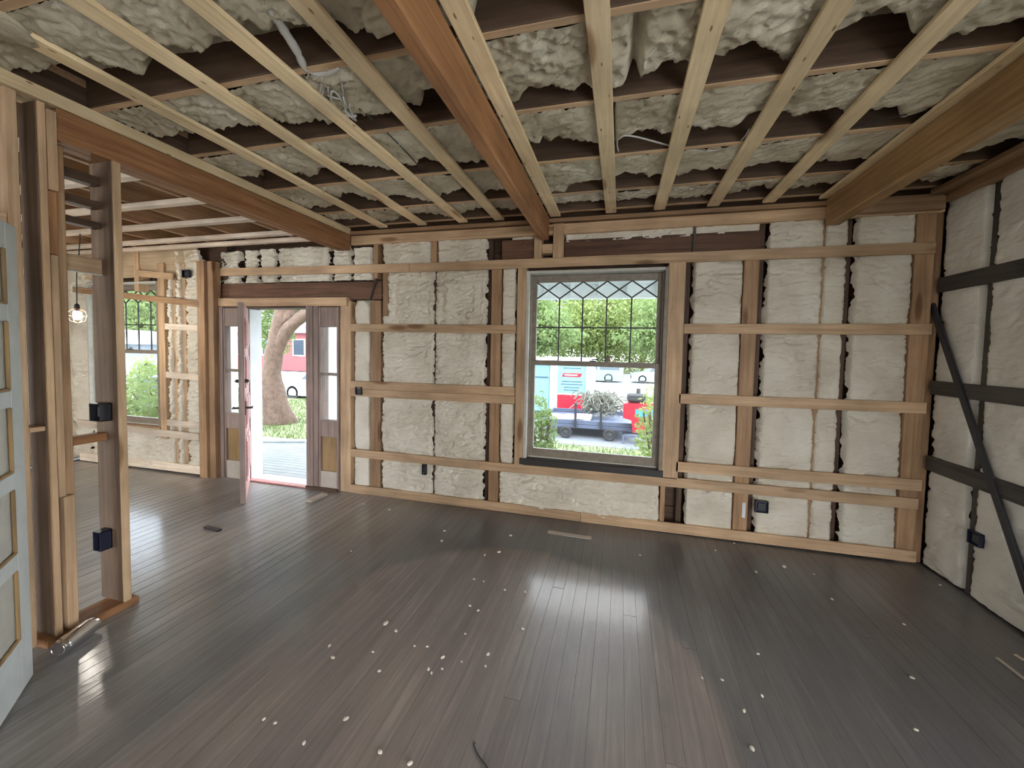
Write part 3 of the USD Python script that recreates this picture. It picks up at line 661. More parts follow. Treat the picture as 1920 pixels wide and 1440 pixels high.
# ------------------------------------------------------------------ small things in the room
def box_thing(name, label, cat_, x0, x1, y0, y1, z0, z1, m):
    t = thing(name, label, cat_, ((x0 + x1) / 2, (y0 + y1) / 2, z0))
    return t
def outlet(label, c, wdt, hgt, nrm, m='black_box', dp=.03):
    """an open electrical box: four sides and a back, mouth towards nrm (an axis letter with a sign)"""
    t = thing('electrical_box', label, 'electrical box', c)
    k = .005; a = [cb(-wdt / 2, -wdt / 2 + k, 0, dp, -hgt / 2, hgt / 2, .001), cb(wdt / 2 - k, wdt / 2, 0, dp, -hgt / 2, hgt / 2, .001), cb(-wdt / 2, wdt / 2, 0, dp, hgt / 2 - k, hgt / 2, .001), cb(-wdt / 2, wdt / 2, 0, dp, -hgt / 2, -hgt / 2 + k, .001), cb(-wdt / 2, wdt / 2, dp - k, dp, -hgt / 2, hgt / 2, .001)]
    v, f = cat(a)
    if nrm == '-x': v = np.stack([v[:, 1], -v[:, 0], v[:, 2]], 1)
    if nrm == '+x': v = np.stack([-v[:, 1], v[:, 0], v[:, 2]], 1)
    part(t, 'shell', (v + np.array(c), f), m)
    w, g = cat([cb(-wdt * .28, wdt * .28, dp * .45, dp * .6, -hgt * .3, hgt * .3, .004)])
    if nrm == '-x': w = np.stack([w[:, 1], -w[:, 0], w[:, 2]], 1)
    if nrm == '+x': w = np.stack([-w[:, 1], w[:, 0], w[:, 2]], 1)
    part(t, 'wiring', (w + np.array(c), g), 'wire_dark')
    return t
outlet('black electrical box set in the double furring beside the front door', (-2.615, 3.428, 1.087), .068, .082, '-y')
outlet('black electrical box just under the low furring between two foam bays', (-1.862, 3.440, .327), .045, .10, '-y')
outlet('blue electrical box low on the street wall under the lowest furring', (1.150, 3.442, .315), .095, .095, '-y', 'blue_box')
outlet('dark blue electrical box low on the foamed side wall beside the black brace', (XR - .035, 3.035, .405), .085, .085, '-x', 'blue_box')
outlet('black electrical box at waist height on the stud post', (-2.815, 1.475, 1.145), .085, .10, '-y', dp=.054)
outlet('grey-blue electrical box near the foot of the stud post', (-2.83, 1.475, .41), .06, .11, '-y', 'blue_box', dp=.054)
outlet('dark electrical box high on the hall wall beside the slanted furring strip', (-4.83, 3.345, 2.335), .10, .085, '-y', 'blue_box')
t = thing('paper_tag', 'small white paper tag on the brown stud by the blue electrical box', 'tag', (1.025, 3.474, .22)); part(t, 'sheet', cb(1.015, 1.04, 3.4725, 3.4755, .20, .325, .0005), 'white_paint')

# caged work light in the hall
LX, LY, LZ = -5.20, 2.62, 1.80
t = thing('work_light', 'lit caged bulb hanging from its cord in the hall', 'lamp', (LX, LY, LZ))
part(t, 'bulb', (lambda q: (q[0] + np.array([LX, LY, LZ]), q[1]))(lathe([(0, -.05), (.018, -.047), (.030, -.03), (.032, -.01), (.024, .012), (.013, .03), (.013, .04), (0, .04)], 20)), 'bulb_lit', True)
part(t, 'socket', (lambda q: (q[0] + np.array([LX, LY, LZ]), q[1]))(lathe([(0, .036), (.019, .036), (.021, .06), (.018, .095), (.008, .11), (0, .11)], 16)), 'black_box', 30)
part(t, 'cage', cat([tube([(LX + r * math.cos(a), LY + r * math.sin(a), LZ + z) for r, z in ((.021, .06), (.055, .03), (.065, -.01), (.05, -.06), (.0, -.085))], .0022, 6) for a in np.arange(6) / 6 * 2 * math.pi] + [tube([(LX + .064 * math.cos(a), LY + .064 * math.sin(a), LZ - .01) for a in np.linspace(0, 2 * math.pi, 25)], .0022, 6)]), 'beam_z')
part(t, 'cord', tube(spline([(LX, LY, LZ + .11), (LX + .01, LY, LZ + .4), (LX - .008, LY + .02, 2.30), (LX, 2.66, 2.62)], 24), .0045, 6), 'wire_dark')

# drink can by the partition foot
cx0, cy0 = -2.63, 1.285
t = thing('metal_can', 'shiny dented metal can lying on the floor against the stud partition', 'can', (cx0, cy0, 0))
prof = [(0, -.060), (.022, -.060), (.026, -.056), (.033, -.046), (.033, .042), (.027, .056), (.026, .060), (.022, .058), (0, .057)]
v, f = lathe(prof, 36, 'y'); v = v * np.array([1.25, 1.5, 1.25])
v[:, 0] *= 1 + .10 * np.sin(v[:, 1] * 90); v[:, 2] += .0425
aa = math.radians(22); v = np.stack([v[:, 0] * math.cos(aa) - v[:, 1] * math.sin(aa), v[:, 0] * math.sin(aa) + v[:, 1] * math.cos(aa), v[:, 2]], 1)
part(t, 'shell', (v + np.array([cx0, cy0, 0]), f), 'steel', 40)
v, f = lathe([(.030, -.0912), (.034, -.0912), (.034, -.086), (.030, -.086), (.030, -.0912)], 30, 'y'); v[:, 2] += .0425
v = np.stack([v[:, 0] * math.cos(aa) - v[:, 1] * math.sin(aa), v[:, 0] * math.sin(aa) + v[:, 1] * math.cos(aa), v[:, 2]], 1)
part(t, 'rim', (v + np.array([cx0, cy0, 0]), f), 'chrome', 40)

# loose wood on the floor
def sight(px, py, z=0.):
    """where the sight line of a photo pixel meets the height z (used once, to read positions off the photo)"""
    d = CR * (px - 979.24) / 722 - CU * (py - 690.57) / 722 + CF
    t = (z - H) / d[2]; return np.array([d[0] * t, d[1] * t, z])
def scrap(name, label, cat_, a, b_, w, h, m):
    a, b_ = np.array(a, float), np.array(b_, float)
    t = thing(name, label, cat_, ((a[0] + b_[0]) / 2, (a[1] + b_[1]) / 2, 0))
    part(t, 'board', bar((a[0], a[1], h / 2 + .001), (b_[0], b_[1], h / 2 + .001), w, h, .003), m)
    return t
scrap('wood_offcut', 'short pale board offcut lying on the floor before the front door', 'board', sight(578, 942), sight(610, 928), .075, .020, 'chip')
scrap('wood_offcut', 'flat grey-brown wood scrap lying in the shade below the leaded window', 'board', sight(1027, 998), sight(1109, 1010), .055, .006, 'chip')
scrap('wood_offcut', 'small dark wood chip lying in the hall by the door', 'wood chip', sight(386, 989), sight(412, 996), .04, .012, 'black_box')
scrap('wood_offcut', 'pale thin wood sliver on the floor near the foamed side wall', 'wood chip', sight(1868, 1234), sight(1925, 1278), .018, .006, 'chip')
scrap('wood_offcut', 'second pale sliver on the floor close against the foamed side wall', 'wood chip', sight(1902, 1228), sight(1922, 1240), .02, .006, 'strip_x')
p = [sight(888, 1396), sight(897, 1418), sight(905, 1428), sight(916, 1446)]
t = thing('cable_tie', 'thin black curved cable tie lying on the floor', 'cable tie', p[1]); part(t, 'strap', tube(spline(p, 16) + np.array([0, 0, .004]), .0028, 6), 'wire_dark'); part(t, 'head', bar(p[0] + [0, 0, .004], p[0] + [.006, .006, .004], .008, .007), 'wire_dark')
# crumbs of foam
def crumb_mesh(sd):
    m = trimesh.creation.icosphere(2, 1.0); v = np.array(m.vertices)
    v = v * (.65 + .7 * fb(v * 1.7 + sd, 3, sd))[:, None] * np.array([1, .7, .45]); v[:, 2] -= v[:, 2].min()
    return v * .0125, np.array(m.faces)
A = [(1050, 165), (1028, 250), (1608, 205), (1510, 345), (262, 335), (1390, 370), (1300, 573), (1380, 590), (1560, 665), (1730, 683), (1265, 798), (1335, 838), (555, 950), (640, 1012), (1225, 1035), (1710, 995), (80, 1135), (797, 1137), (905, 1142), (445, 1187), (1035, 1235), (108, 1238), (1418, 1210), (1195, 1272), (500, 1350), (1030, 1330), (915, 1335), (940, 1365), (1395, 1310)]
B = [(1148, 178), (1195, 160), (1320, 220), (1250, 232), (1395, 237), (1710, 265), (1620, 363), (1255, 437), (1115, 497), (1165, 502), (1265, 542), (1220, 580), (1650, 627), (1240, 675), (1640, 497), (270, 62), (333, 76), (310, 683), (385, 712), (48, 610), (225, 600), (120, 660), (20, 600), (1540, 150), (1440, 300), (960, 190)]
big = {(1028, 250): 1.3, (1608, 205): 1.3, (1510, 345): 1.4, (555, 950): 1.35, (1148, 178): 1.5, (1320, 220): 1.6, (333, 76): 1.4}
pts = [(600 + x / 4.5, 960 + y / 4.5, big.get((x, y), 1)) for x, y in A] + [(480 + x / 1.3333, 900 + y / 1.3333, big.get((x, y), 1)) for x, y in B]
first = None
for px, py, k in pts:
    q = sight(px, py); q[2] = .0008
    s = k * rnd.uniform(.55, .95)
    if first is None:
        first = thing('foam_crumb', 'crumb of cream insulation foam scattered on the plank floor', 'foam crumb', q, 'foam crumbs on the floor')
        part(first, 'lump', (crumb_mesh(3)[0] + q, crumb_mesh(3)[1]), 'foam_wall', True)
    else:
        copy_of(first, q, (0, 0, rnd.uniform(0, 360)), (s, s, s))

# fibres and loose wires hanging among the joists
def at_h(px, py, z): return sight(px, py, z)
t = thing('old_wire', 'old cloth-covered wire caked with foam hanging between the joists', 'wire', at_h(570, 90, 2.74))
w = spline([at_h(497, -20, 2.80), at_h(525, 45, 2.79), at_h(556, 95, 2.775), at_h(572, 125, 2.765), at_h(600, 137, 2.76), at_h(635, 124, 2.76)], 50)
part(t, 'strand', tube(w, .009 + .014 * fb(w * 40, 3, 3) * np.clip(np.linspace(1.6, .4, 50), .3, 1.5), 8), 'wire_white', True)
t = thing('old_wire', 'tangle of grey wires looped around foam fibres between the strips', 'wire', at_h(620, 190, 2.74))
for k in range(9):
    r2 = np.random.default_rng(50 + k)
    c = [at_h(582 + 10 * k + r2.normal(0, 8), 150 + 8 * k + r2.normal(0, 14) + 12 * math.sin(j), 2.755 + r2.uniform(-.01, .02)) for j in range(6)]
    part(t, 'strand', tube(spline(c, 24), .0035 + .0025 * r2.random(), 6), 'wire_white', True)
part(t, 'strand', tube(spline([at_h(668, 200, 2.757), at_h(700, 225, 2.758), at_h(735, 258, 2.757), at_h(775, 300, 2.76), at_h(800, 330, 2.762)], 24), .0035, 6), 'wire_dark')
t = thing('old_wire', 'slack wire sagging below the foam near the golden beam', 'wire', at_h(1320, 265, 2.74))
part(t, 'strand', tube(spline([at_h(1160, 285, 2.77), at_h(1166, 255, 2.758), at_h(1215, 262, 2.758), at_h(1290, 280, 2.757), at_h(1360, 278, 2.757), at_h(1405, 242, 2.77)], 40), .005, 6), 'wire_white')
part(t, 'strand', tube(spline([at_h(1400, 275, 2.765), at_h(1500, 258, 2.757), at_h(1620, 232, 2.757), at_h(1700, 215, 2.765)], 30), .004, 6), 'wire_dark')

# ------------------------------------------------------------------ porch
pf = struct('porch_floor', (-2, 4.4, -.03))
part(pf, 'joist', cb(-8, 3.2, 3.68, 5.25, -.16, -.062), 'old_x')
y = 3.665
while y < 5.30:
    part(pf, 'plank', cb(-8, 3.2, y, y + .088, -.058, -.034, .003), 'porch_grey'); y += .0915
part(pf, 'skirt', cb(-8, 3.2, 5.26, 5.29, -.75, -.06), 'porch_white')
pr = struct('porch_roof', (-2, 4.4, 2.45))
for k, y in enumerate(np.arange(3.65, 5.5, .14)): part(pr, 'plank', cb(-8, 3.2, y, y + .137, 2.47, 2.49), 'porch_white')
part(pr, 'roof', cb(-8.3, 3.5, 3.64, 5.85, 2.55, 2.60), 'roof_grey')
part(pr, 'fascia', cb(-8, 3.2, 5.16, 5.30, 2.245, 2.42), 'porch_white'); part(pr, 'frieze', cb(-8, 3.2, 5.13, 5.33, 2.42, 2.47), 'porch_white')
for x in np.arange(-7.5, 3.1, .36): part(pr, 'rafter_tail', cb(x, x + .05, 5.10, 5.16, 2.27, 2.46), 'porch_white')
def column(x, label):
    t = thing('porch_column', label, 'column', (x, 5.2, -.034))
    part(t, 'shaft', cb(x - .09, x + .09, 5.12, 5.30, .06, 2.14, .01), 'porch_white'); part(t, 'base', cb(x - .12, x + .12, 5.08, 5.31, -.034, .06, .008), 'porch_white'); part(t, 'capital', cb(x - .12, x + .12, 5.09, 5.33, 2.14, 2.245, .008), 'porch_white')
column(-4.52, 'white porch column seen through the sidelight beside the doorway')
column(-6.55, 'white porch column seen through the sidelight behind the open door leaf')
t = thing('board', 'white board lying at the edge of the porch floor', 'board', (-5.45, 5.1, -.034)); part(t, 'plank', bar((-5.65, 4.98, -.018), (-4.95, 5.22, -.018), .11, .03), 'porch_white')

# ------------------------------------------------------------------ outdoors
gr = struct('ground')
part(gr, 'lawn', cb(-60, 60, -40, 14.2, -1.0, -.70), 'lawn'); part(gr, 'verge', cb(-60, 60, 18.3, 19.2, -1.0, -.70), 'lawn')
part(gr, 'terrace', cb(-30, -2.2, -25, -3.2, -.7, -.12), 'bounce_concrete')  # added bright ground behind the house, bounces sun and sky inside
part(gr, 'side_yard', cb(2.5, 30, -25, 3.0, -.7, -.12), 'bounce_concrete')  # added bright ground by the side opening, throws light up at the ceiling
part(gr, 'sidewalk', cb(-60, 60, 14.2, 18.3, -1.0, -.69), 'concrete')
part(gr, 'street', cb(-60, 60, 19.2, 44, -1.1, -.80), 'concrete')
part(gr, 'far_lawn', cb(-80, 80, 44, 120, -1.1, -.70), 'lawn')
part(gr, 'driveway', cb(-3.5, 3.5, 9.2, 14.2, -.72, -.690), 'asphalt')
def leaves(c, R, n, size, sd, hollow=.35):
    r = np.random.default_rng(sd)
    d = r.normal(size=(n, 3)); d /= np.linalg.norm(d, axis=1)[:, None]
    lump = .55 + .9 * fb(d * 2.1 + sd, 3, sd)
    P = np.array(c) + d * (r.uniform(hollow ** 3, 1, n) ** (1 / 3) * lump)[:, None] * np.array(R)
    a = r.normal(size=(n, 3)); a /= np.linalg.norm(a, axis=1)[:, None]
    b_ = np.cross(a, r.normal(size=(n, 3))); b_ /= np.linalg.norm(b_, axis=1)[:, None]; nn = np.cross(a, b_)
    s = size * r.uniform(.6, 1.3, n)[:, None]
    V = np.stack([P - a * s, P + b_ * s * .42 + nn * s * .12, P + a * s, P - b_ * s * .42 + nn * s * .12], 1).reshape(-1, 3)
    k = np.arange(n)[:, None] * 4
    return V, np.vstack([k + [0, 1, 2], k + [0, 2, 3]])
def limb(pts, rs, n=14):
    P = spline(pts, 22); R = np.interp(np.linspace(0, 1, 22), np.linspace(0, 1, len(rs)), rs)
    v, f = tube(P, R, n); return v + (fb(v * 3, 3, 4)[:, None] - .5) * .10 * np.minimum(1, np.array([1, 1, .4])), f
t = thing('oak_tree', 'big leaning shade tree with forked brown trunk beyond the doorway', 'tree', (-9.4, 9.0, -.7))
part(t, 'trunk', cat([limb([(-9.55, 9.1, -.85), (-9.6, 9.0, -.2), (-9.75, 9.0, .9), (-9.45, 9.0, 2.0), (-9.2, 9.0, 3.2), (-8.8, 9.1, 5.5)], [.52, .32, .24, .22, .20, .15])]), 'bark', True)
part(t, 'branch', limb([(-9.72, 9.0, .85), (-9.15, 8.95, 1.95), (-8.2, 8.9, 2.55), (-7.2, 8.9, 2.85), (-5.6, 8.8, 3.5)], [.14, .17, .16, .13, .09]), 'bark', True)
part(t, 'branch', limb([(-9.1, 9.1, 2.2), (-9.8, 9.2, 3.6), (-10.6, 9.4, 5.5)], [.26, .2, .12]), 'bark', True)
part(t, 'crown', cat([leaves((-8.6, 9.3, 6.6), (4.5, 3.2, 2.2), 9000, .11, 11), leaves((-6.4, 9.0, 5.0), (2.5, 2.2, 1.2), 4000, .10, 12), leaves((-10.6, 10.2, 4.3), (1.8, 1.8, 1.5), 3500, .10, 13), leaves((-10.5, 9.8, 2.1), (.7, .5, .9), 900, .09, 14), leaves((-8.3, 9.8, 2.7), (1.3, .5, .5), 1000, .09, 15)]), 'leaf_green')
names = ['far green tree showing through the middle of the leaded panes', 'far yellowish tree behind the oak branches over the red house', 'deep green tree at the far end of the street past the leaded window', 'bright green leafy tree across the street above the truck', 'tall pale green tree across the street above the teal van', 'broad green tree across the street behind the red machine', 'yellow-green tree across the street at the far side of the leaded window',
         'deep green tree beyond the street behind the oak trunk', 'green tree beyond the hall window over the grey house', 'light green tree beyond the street between oak and truck', 'green tree closing the street view past the white car']
spots = [(3, 58, 12, 'leaf_green'), (-31, 56, 11, 'leaf_yellow'), (-10, 60, 12, 'leaf_deep'), (-12, 37, 8.0, 'leaf_green'), (-1.5, 45, 9.5, 'leaf_yellow'), (8, 38, 8.0, 'leaf_green'), (17, 44, 8.0, 'leaf_yellow'), (-38, 46, 9.0, 'leaf_deep'), (-56, 34, 10, 'leaf_green'), (-23, 45, 8, 'leaf_yellow'), (-46, 32, 8, 'leaf_green')]
for (x, y, hh, m), nm in zip(spots, names):
    t = thing('street_tree', nm, 'tree', (x, y, -.7))
    part(t, 'trunk', limb([(x, y, -.8), (x + .1, y, 1.2), (x - .1, y, 3), (x + .2, y, hh - 1)], [.4, .3, .25, .12]), 'bark', True)
    part(t, 'crown', cat([leaves((x + rnd.uniform(-1, 1), y, hh * .62), (6.2, 4.5, hh * .50), 7500, .27, 100 + int(hh * 10 + x)), leaves((x + rnd.uniform(-3, 3), y - 1.5, hh * .38), (5.5, 3, hh * .28), 5000, .25, 200 + int(x))]), m)
def shrub(label, x, y, R, n, size, m, sd, z=-.7):
    t = thing('shrub', label, 'shrub', (x, y, z))
    part(t, 'stem', cat([tube(spline([(x, y, z), (x + R[0] * .3 * math.cos(a), y + R[1] * .3 * math.sin(a), z + R[2] * .8), (x + R[0] * .6 * math.cos(a), y + R[1] * .6 * math.sin(a), z + R[2] * 1.5)], 8), .012, 6) for a in np.arange(7)]), 'bark')
    part(t, 'foliage', leaves((x, y, z + R[2]), R, n, size, sd, .1), m)
shrub('light green shrub below the lower corner of the leaded window', -1.24, 6.3, (.28, .4, .74), 900, .055, 'leaf_green', 31)
shrub('yellow-green shrub in front of the red machine', .62, 6.6, (.36, .5, .84), 1100, .055, 'leaf_yellow', 32)
shrub('leafy green shrub under the hall window', -9.1, 6.0, (1.3, .9, .85), 3000, .075, 'leaf_green', 33)
shrub('low yellow-green plant along the porch edge', -.32, 5.9, (.50, .28, .33), 900, .05, 'leaf_yellow', 34)
shrub('green shrub growing against the house below the oak', -11.4, 8.4, (.9, .8, .75), 2000, .07, 'leaf_deep', 35)
shrub('small yellow bush by the grey bin', -16.2, 9.9, (.5, .5, .9), 900, .08, 'leaf_yellow', 36)
def hedge(label, x0, x1, y, h, m, sd):
    t = thing('street_hedge', label, 'hedge', ((x0 + x1) / 2, y, -.75))
    n = int((x1 - x0) / 1.6)
    part(t, 'foliage', cat([leaves((x0 + (k + .5) * (x1 - x0) / n, y, -.75 + h / 2), (1.3, .9, h * .62), 900, .17, sd + k, .1) for k in range(n)]), m)
hedge('tall clipped hedge along the far side of the street', -17, 13, 50, 4.6, 'leaf_yellow', 300)
hedge('long green hedge far behind the red house', -62, -22, 54, 5.0, 'leaf_green', 400)
gs = thing('grass', 'short grass growing on the front lawn', 'grass', (0, 0, -.7), kind='stuff')
r = np.random.default_rng(5); n = 16000
gx, gy = r.uniform(-13, 4, n), r.uniform(5.5, 13.8, n); keep = ~((gx > -3.6) & (gx < 3.6) & (gy > 9.1)); gx, gy = gx[keep], gy[keep]; n = len(gx)
hgt = r.uniform(.05, .14, n); a = r.uniform(0, 6.28, n); lx, ly = r.normal(0, .03, n), r.normal(0, .03, n)
V = np.stack([np.stack([gx - .012 * np.cos(a), gy - .012 * np.sin(a), np.full(n, -.7)], 1), np.stack([gx + .012 * np.cos(a), gy + .012 * np.sin(a), np.full(n, -.7)], 1), np.stack([gx + lx, gy + ly, -.7 + hgt], 1)], 1).reshape(-1, 3)
part(gs, 'blades', (V, np.arange(3 * n).reshape(-1, 3)), 'grass')

def wheel(t, x, y, z, r, w, ax='x', spokes=False):
    """a wheel at (x, y, z), its axle along ax"""
    pr_ = [(r * .62, -w / 2), (r * .9, -w / 2), (r, -w * .3), (r, w * .3), (r * .9, w / 2), (r * .62, w / 2), (r * .62, -w / 2)]
    v, f = lathe(pr_, 28, ax); wp = part(t, 'wheel', (v + np.array([x, y, z]), f), 'rubber', 35)
    v, f = lathe([(0, -w * .42), (r * .2, -w * .45), (r * .55, -w * .3), (r * .63, -w * .4), (r * .63, w * .4), (r * .55, w * .3), (r * .2, w * .45), (0, w * .42)], 24, ax)
    part(wp, 'hub', (v + np.array([x, y, z]), f), 'hub_grey', 35)
def car(name, label, cat_, x0, y0, Lc, prof, glass, paint, wd, rw, wx):
    """a car seen from its side: outline in x,z extruded along y with tumblehome"""
    t = thing(name, label, cat_, (x0 + Lc / 2, y0 + wd / 2, -.8))
    v, f = prism([(x0 + a * Lc, -.80 + b) for a, b in prof], y0, y0 + wd)
    k = np.clip((v[:, 2] + .8 - .85) / .9, 0, 1); v[:, 1] += np.where(v[:, 1] < y0 + wd / 2, 1, -1) * k * .17
    part(t, 'body', (v, f), paint, 30)
    for g in glass:
        v, f = prism([(x0 + a * Lc, -.80 + b) for a, b in g], y0 - .006, y0 + wd + .006)
        k = np.clip((v[:, 2] + .8 - .85) / .9, 0, 1); v[:, 1] += np.where(v[:, 1] < y0 + wd / 2, 1, -1) * k * .17
        part(t, 'side_window', (v, f), 'car_glass')
    for a in wx:
        for yy in (y0 + .10, y0 + wd - .10): wheel(t, x0 + a * Lc, yy, -.80 + rw, rw, .20, 'y')
    for a in (x0 - .04, x0 + Lc - .12): part(t, 'bumper', cb(a, a + .16, y0 + .08, y0 + wd - .08, -.45, -.25, .03), 'bin_grey')
    for a in (.15, wd - .45): part(t, 'headlight', cb(x0 - .015, x0 + .03, y0 + a, y0 + a + .3, -.15, -.02, .02), 'text_white')
sedan = [(0, .30), (.01, .65), (.06, .78), (.25, .90), (.36, 1.32), (.48, 1.42), (.68, 1.40), (.83, 1.02), (.97, .95), (1, .75), (1, .32), (.93, .22), (.07, .22)]
car('parked_car', 'white sedan parked beyond the oak trunk', 'car', -14.4, 13.5, 4.5, sedan, [[(.29, .93), (.375, 1.28), (.52, 1.34), (.52, .95)], [(.54, .95), (.54, 1.34), (.67, 1.32), (.76, 1.0)]], 'car_white', 1.8, .33, (.19, .81))
van = [(0, .30), (0, .85), (.05, .95), (.16, 1.02), (.26, 1.42), (.34, 1.50), (.97, 1.50), (1, 1.42), (1, .32), (.93, .24), (.07, .24)]
car('parked_van', 'teal van parked across the street beside the curb', 'van', -5.9, 30.5, 6.2, van, [[(.20, 1.03), (.275, 1.36), (.42, 1.39), (.42, 1.0)], [(.45, 1.0), (.45, 1.39), (.68, 1.39), (.68, 1.0)], [(.71, 1.0), (.71, 1.39), (.95, 1.39), (.95, 1.0)]], 'teal_paint', 2.0, .36, (.17, .82))

car('parked_car', 'pale blue car parked behind the teal van across the street', 'car', .9, 31.0, 4.4, sedan, [[(.29, .93), (.375, 1.28), (.52, 1.34), (.52, .95)], [(.54, .95), (.54, 1.34), (.67, 1.32), (.76, 1.0)]], 'truck_white', 1.8, .33, (.19, .81))
# box truck standing with its sign end to the house
TX0, TX1, TY = -2.05, -1.05, 13.0
t = thing('box_truck', 'pale blue box truck with red lower door and red sign band', 'truck', ((TX0 + TX1) / 2, TY + 2, -.7))
part(t, 'cargo_box', cb(TX0, TX1, TY, TY + 4.2, -.56, 1.10, .03), 'truck_white')
part(t, 'side_body', cb(TX0 - 1.0, TX0 - .28, TY + .1, TY + 4.2, -.56, 1.08, .03), 'truck_white'); part(t, 'door_post', cb(TX0 - .27, TX0 - .05, TY + .08, TY + 4.2, -.56, 1.10, .02), 'text_white')
part(t, 'roof', cb(TX0 - 1.04, TX1 + .05, TY - .05, TY + 4.3, 1.11, 1.30, .03), 'text_white'); part(t, 'side_slat', cb(TX0 - .95, TX0 - .33, TY + .07, TY + .10, .62, .66, .002), 'text_grey')
part(t, 'tailgate', cb(TX0 + .01, TX1 - .02, TY - .035, TY, -.55, .08, .01), 'red_paint', label='bright red lower door')
part(t, 'door_frame', cat([cb(TX1 - .03, TX1 + .04, TY - .04, TY + .06, -.69, 1.14), cb(TX0 - .04, TX0 + .02, TY - .04, TY + .06, -.69, 1.14), cb(TX0, TX1, TY - .04, TY + .02, .075, .12)]), 'text_white')
sg = part(t, 'sign_band', prism([(TX0 + .16, 0.690), (TX1 - .22, 0.690), (TX1 - .15, 0.810), (TX0 + .22, 0.810)], TY - .012, TY - .002), 'red_paint', label='slanted red sign band with pale lettering')
rr = np.random.default_rng(3); xx = TX0 + .24
for k in range(7):
    wv = .045 + .02 * rr.random(); part(sg, 'letter', prism([(xx, 0.725), (xx + wv, 0.725), (xx + wv + .012, 0.775), (xx + .012, 0.775)], TY - .016, TY - .011), 'text_white'); xx += wv + .012
for z, a, c in ((.98, .2, .8), (.53, .16, .84), (.435, .14, .86), (.33, .24, .76), (.24, .24, .74)):
    part(t, 'text_line', cb(TX0 + a, TX0 + c, TY - .008, TY - .001, z - .016, z + .016, .002), 'text_grey')
part(t, 'chassis', cb(TX0 + .1, TX1 - .1, TY + .1, TY + 5.6, -.66, -.57, .02), 'trailer_grey')
part(t, 'cab', cb(TX0 + .05, TX1 - .05, TY + 4.3, TY + 5.8, -.56, .9, .1), 'car_white')
for yy in (TY + .8, TY + 5.0):
    for xx in (TX0 + .05, TX1 - .05): wheel(t, xx, yy, -.44, .25, .18, 'x')

# flat trailer with a heap of brush
t = thing('flat_trailer', 'low blue-grey flat trailer standing on the driveway', 'trailer', (-.75, 11, -.7))
part(t, 'deck', cb(-2.0, .40, 10.0, 12.0, -.45, -.35, .01), 'trailer_grey')
for a in ((-2.0, .40, 10.0, 10.05), (-2.0, .40, 11.95, 12.0), (-2.0, -1.95, 10.051, 11.949)): part(t, 'side_rail', cb(*a, -.345, -.24, .005), 'trailer_grey')
for a in (-1.1, -.45): part(t, 'post', cb(a, a + .06, 9.93, 9.99, -.42, .22), 'black_box')
for xx in (-1.3, -.2):
    for yy in (9.88, 12.12): wheel(t, xx, yy, -.54, .155, .12, 'y')
part(t, 'drawbar', bar((-2.0, 11, -.40), (-2.9, 11, -.42), .08, .08), 'trailer_grey')
t = thing('tarp_sheet', 'white sheet lying crumpled on the flat trailer', 'sheet', (-1.4, 10.5, -.32))
X, Yg = np.meshgrid(np.linspace(-1.85, -.7, 24), np.linspace(10.1, 11.0, 18), indexing='ij'); Z = -.30 + .12 * fb(np.stack([X * 4, Yg * 4, X * 0], -1), 4, 8)
part(t, 'cloth', cat([sheet(X, Yg, Z), sheet(X, Yg, Z - .012, True)]), 'text_white', True)
t = thing('brush_heap', 'heap of grey cut brush on the flat trailer', 'brush heap', (-.45, 11.4, -.32))
part(t, 'twigs', cat([tube(spline([(a, b_, -.30 + c), (a + d * .5, b_ + e * .5, -.2 + c * 1.4), (a + d, b_ + e, -.28 + c * 1.1)], 5), .016, 5) for a, b_, c, d, e in zip(rng.uniform(-1.0, -.1, 170), rng.uniform(11.0, 11.8, 170), rng.uniform(.0, .45, 170), rng.uniform(-.5, .6, 170), rng.uniform(-.3, .3, 170))]), 'brush_pile', kind='stuff')

# red machine
MX, MY = .42, 9.9
t = thing('garden_machine', 'small red garden machine with black engine top and blue side panel', 'machine', (MX, MY, -.7))
v, f = prism([(MX - .30, .30), (MX + .42, .34), (MX + .34, -.10), (MX + .26, -.38), (MX - .06, -.40), (MX - .10, -.10), (MX - .30, -.05)], MY - .25, MY + .25)
part(t, 'hopper', (v, f), 'red_paint', 20)
part(t, 'engine', cat([cb(MX - .22, MX + .26, MY - .2, MY + .2, .33, .55, .05), tube([(MX + .05, MY, .5), (MX + .05, MY, .66)], .05, 12)]), 'black_box')
part(t, 'side_panel', cb(MX - .02, MX + .40, MY - .262, MY - .248, .00, .18, .01), 'blue_panel', label='blue panel')
for s in (-1, 1):
    part(t, 'skid', bar((MX - .3, MY + s * .2, -.50), (MX + .6, MY + s * .2, -.50), .05, .05), 'trailer_grey'); part(t, 'strut', bar((MX + .1, MY + s * .2, -.475), (MX + .1, MY + s * .2, -.36), .05, .05, up=(0, 1, 0)), 'trailer_grey'); part(t, 'leg', bar((MX - .28, MY + s * .2, -.69), (MX - .28, MY + s * .2, -.525), .05, .05, up=(0, 1, 0)), 'trailer_grey')
for s in (-1, 1): wheel(t, MX + .52, MY + s * .32, -.44, .26, .12, 'y')
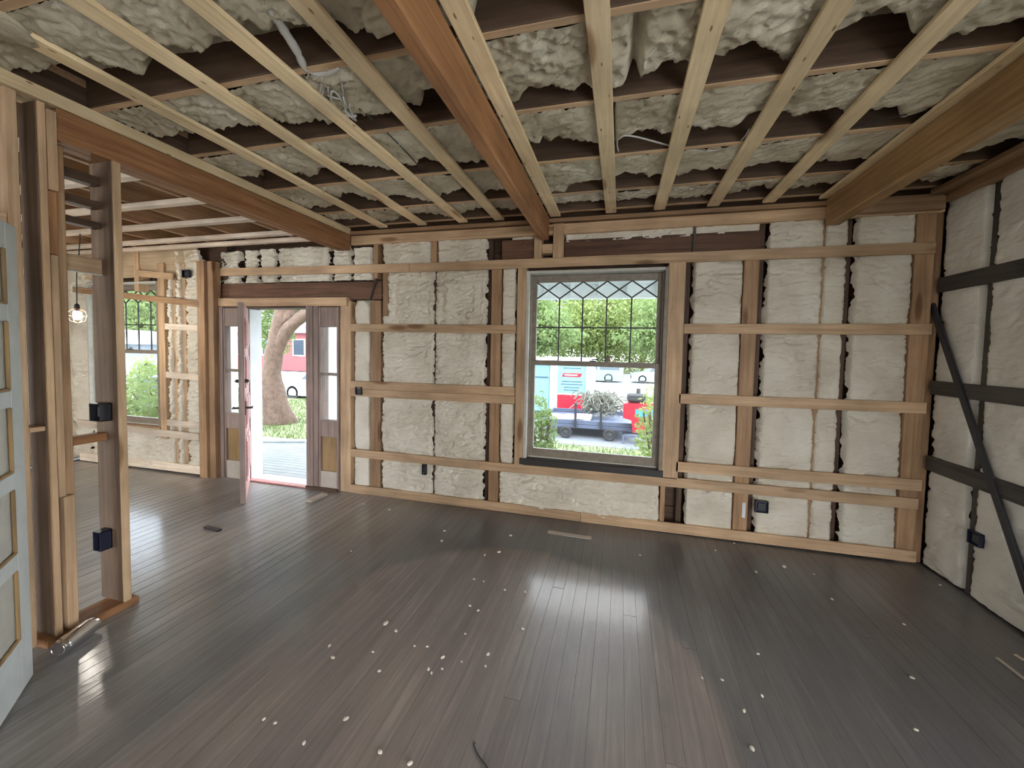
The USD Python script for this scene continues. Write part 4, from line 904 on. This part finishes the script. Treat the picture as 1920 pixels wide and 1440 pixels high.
part(t, 'handle', cat([tube(spline([(MX + .3, MY + s * .2, .25), (MX + .8, MY + s * .22, .5), (MX + 1.15, MY + s * .22, .52)], 10), .018, 8) for s in (-1, 1)]), 'black_box')

# houses and the grey bin
def house(label, x0, x1, y0, y1, z1, m, wins, rm='roof_grey', rh=2.4):
    t = thing('house', label, 'house', ((x0 + x1) / 2, (y0 + y1) / 2, -.75))
    part(t, 'wall', cb(x0, x1, y0, y1, -.75, z1), m)
    part(t, 'roof', (lambda v, f: (np.stack([v[:, 0], v[:, 1], v[:, 2]], 1), f))(*prism([(x0 - .5, z1), (x1 + .5, z1), ((x0 + x1) / 2, z1 + rh)], y0 - .5, y1 + .5)), rm)
    for a, b_, c, d in wins:
        w_ = part(t, 'window', cat(rect_frame(a, b_, c, d, .12, .12, .12, .12, y0 - .06, y0 + .02)), 'text_white'); part(w_, 'pane', cb(a + .1, b_ - .1, y0 - .03, y0 - .01, c + .1, d - .1), 'car_glass')
house('red house across the street seen through the front doorway', -38, -26, 29, 38, 2.7, 'house_red', [(-36, -34.6, .6, 2.2), (-32.5, -31.1, .6, 2.2), (-29, -27.6, .6, 2.2)])
house('grey-blue neighbour house seen through the hall window', -42, -27, 15.5, 21, 1.45, 'house_grey', [(-40, -39, .1, 1.1), (-35.5, -34.5, .1, 1.1), (-31, -30, .1, 1.1)], 'house_grey', 1.0)
t = thing('wheelie_bin', 'grey wheeled bin on the lawn outside the hall window', 'bin', (-14.2, 9.0, -.7))
v, f = cb(-14.55, -13.85, 8.65, 9.35, -.62, .42, .04); k = (v[:, 2] + .62) / 1.04
v[:, 0] = -14.2 + (v[:, 0] + 14.2) * (.78 + .22 * k); v[:, 1] = 9 + (v[:, 1] - 9) * (.78 + .22 * k)
part(t, 'body', (v, f), 'bin_grey'); part(t, 'lid', cb(-14.6, -13.8, 8.6, 9.4, .42, .50, .03), 'bin_grey')
for s in (-.3, .3): wheel(t, -14.2 + s, 9.28, -.58, .12, .06, 'x')
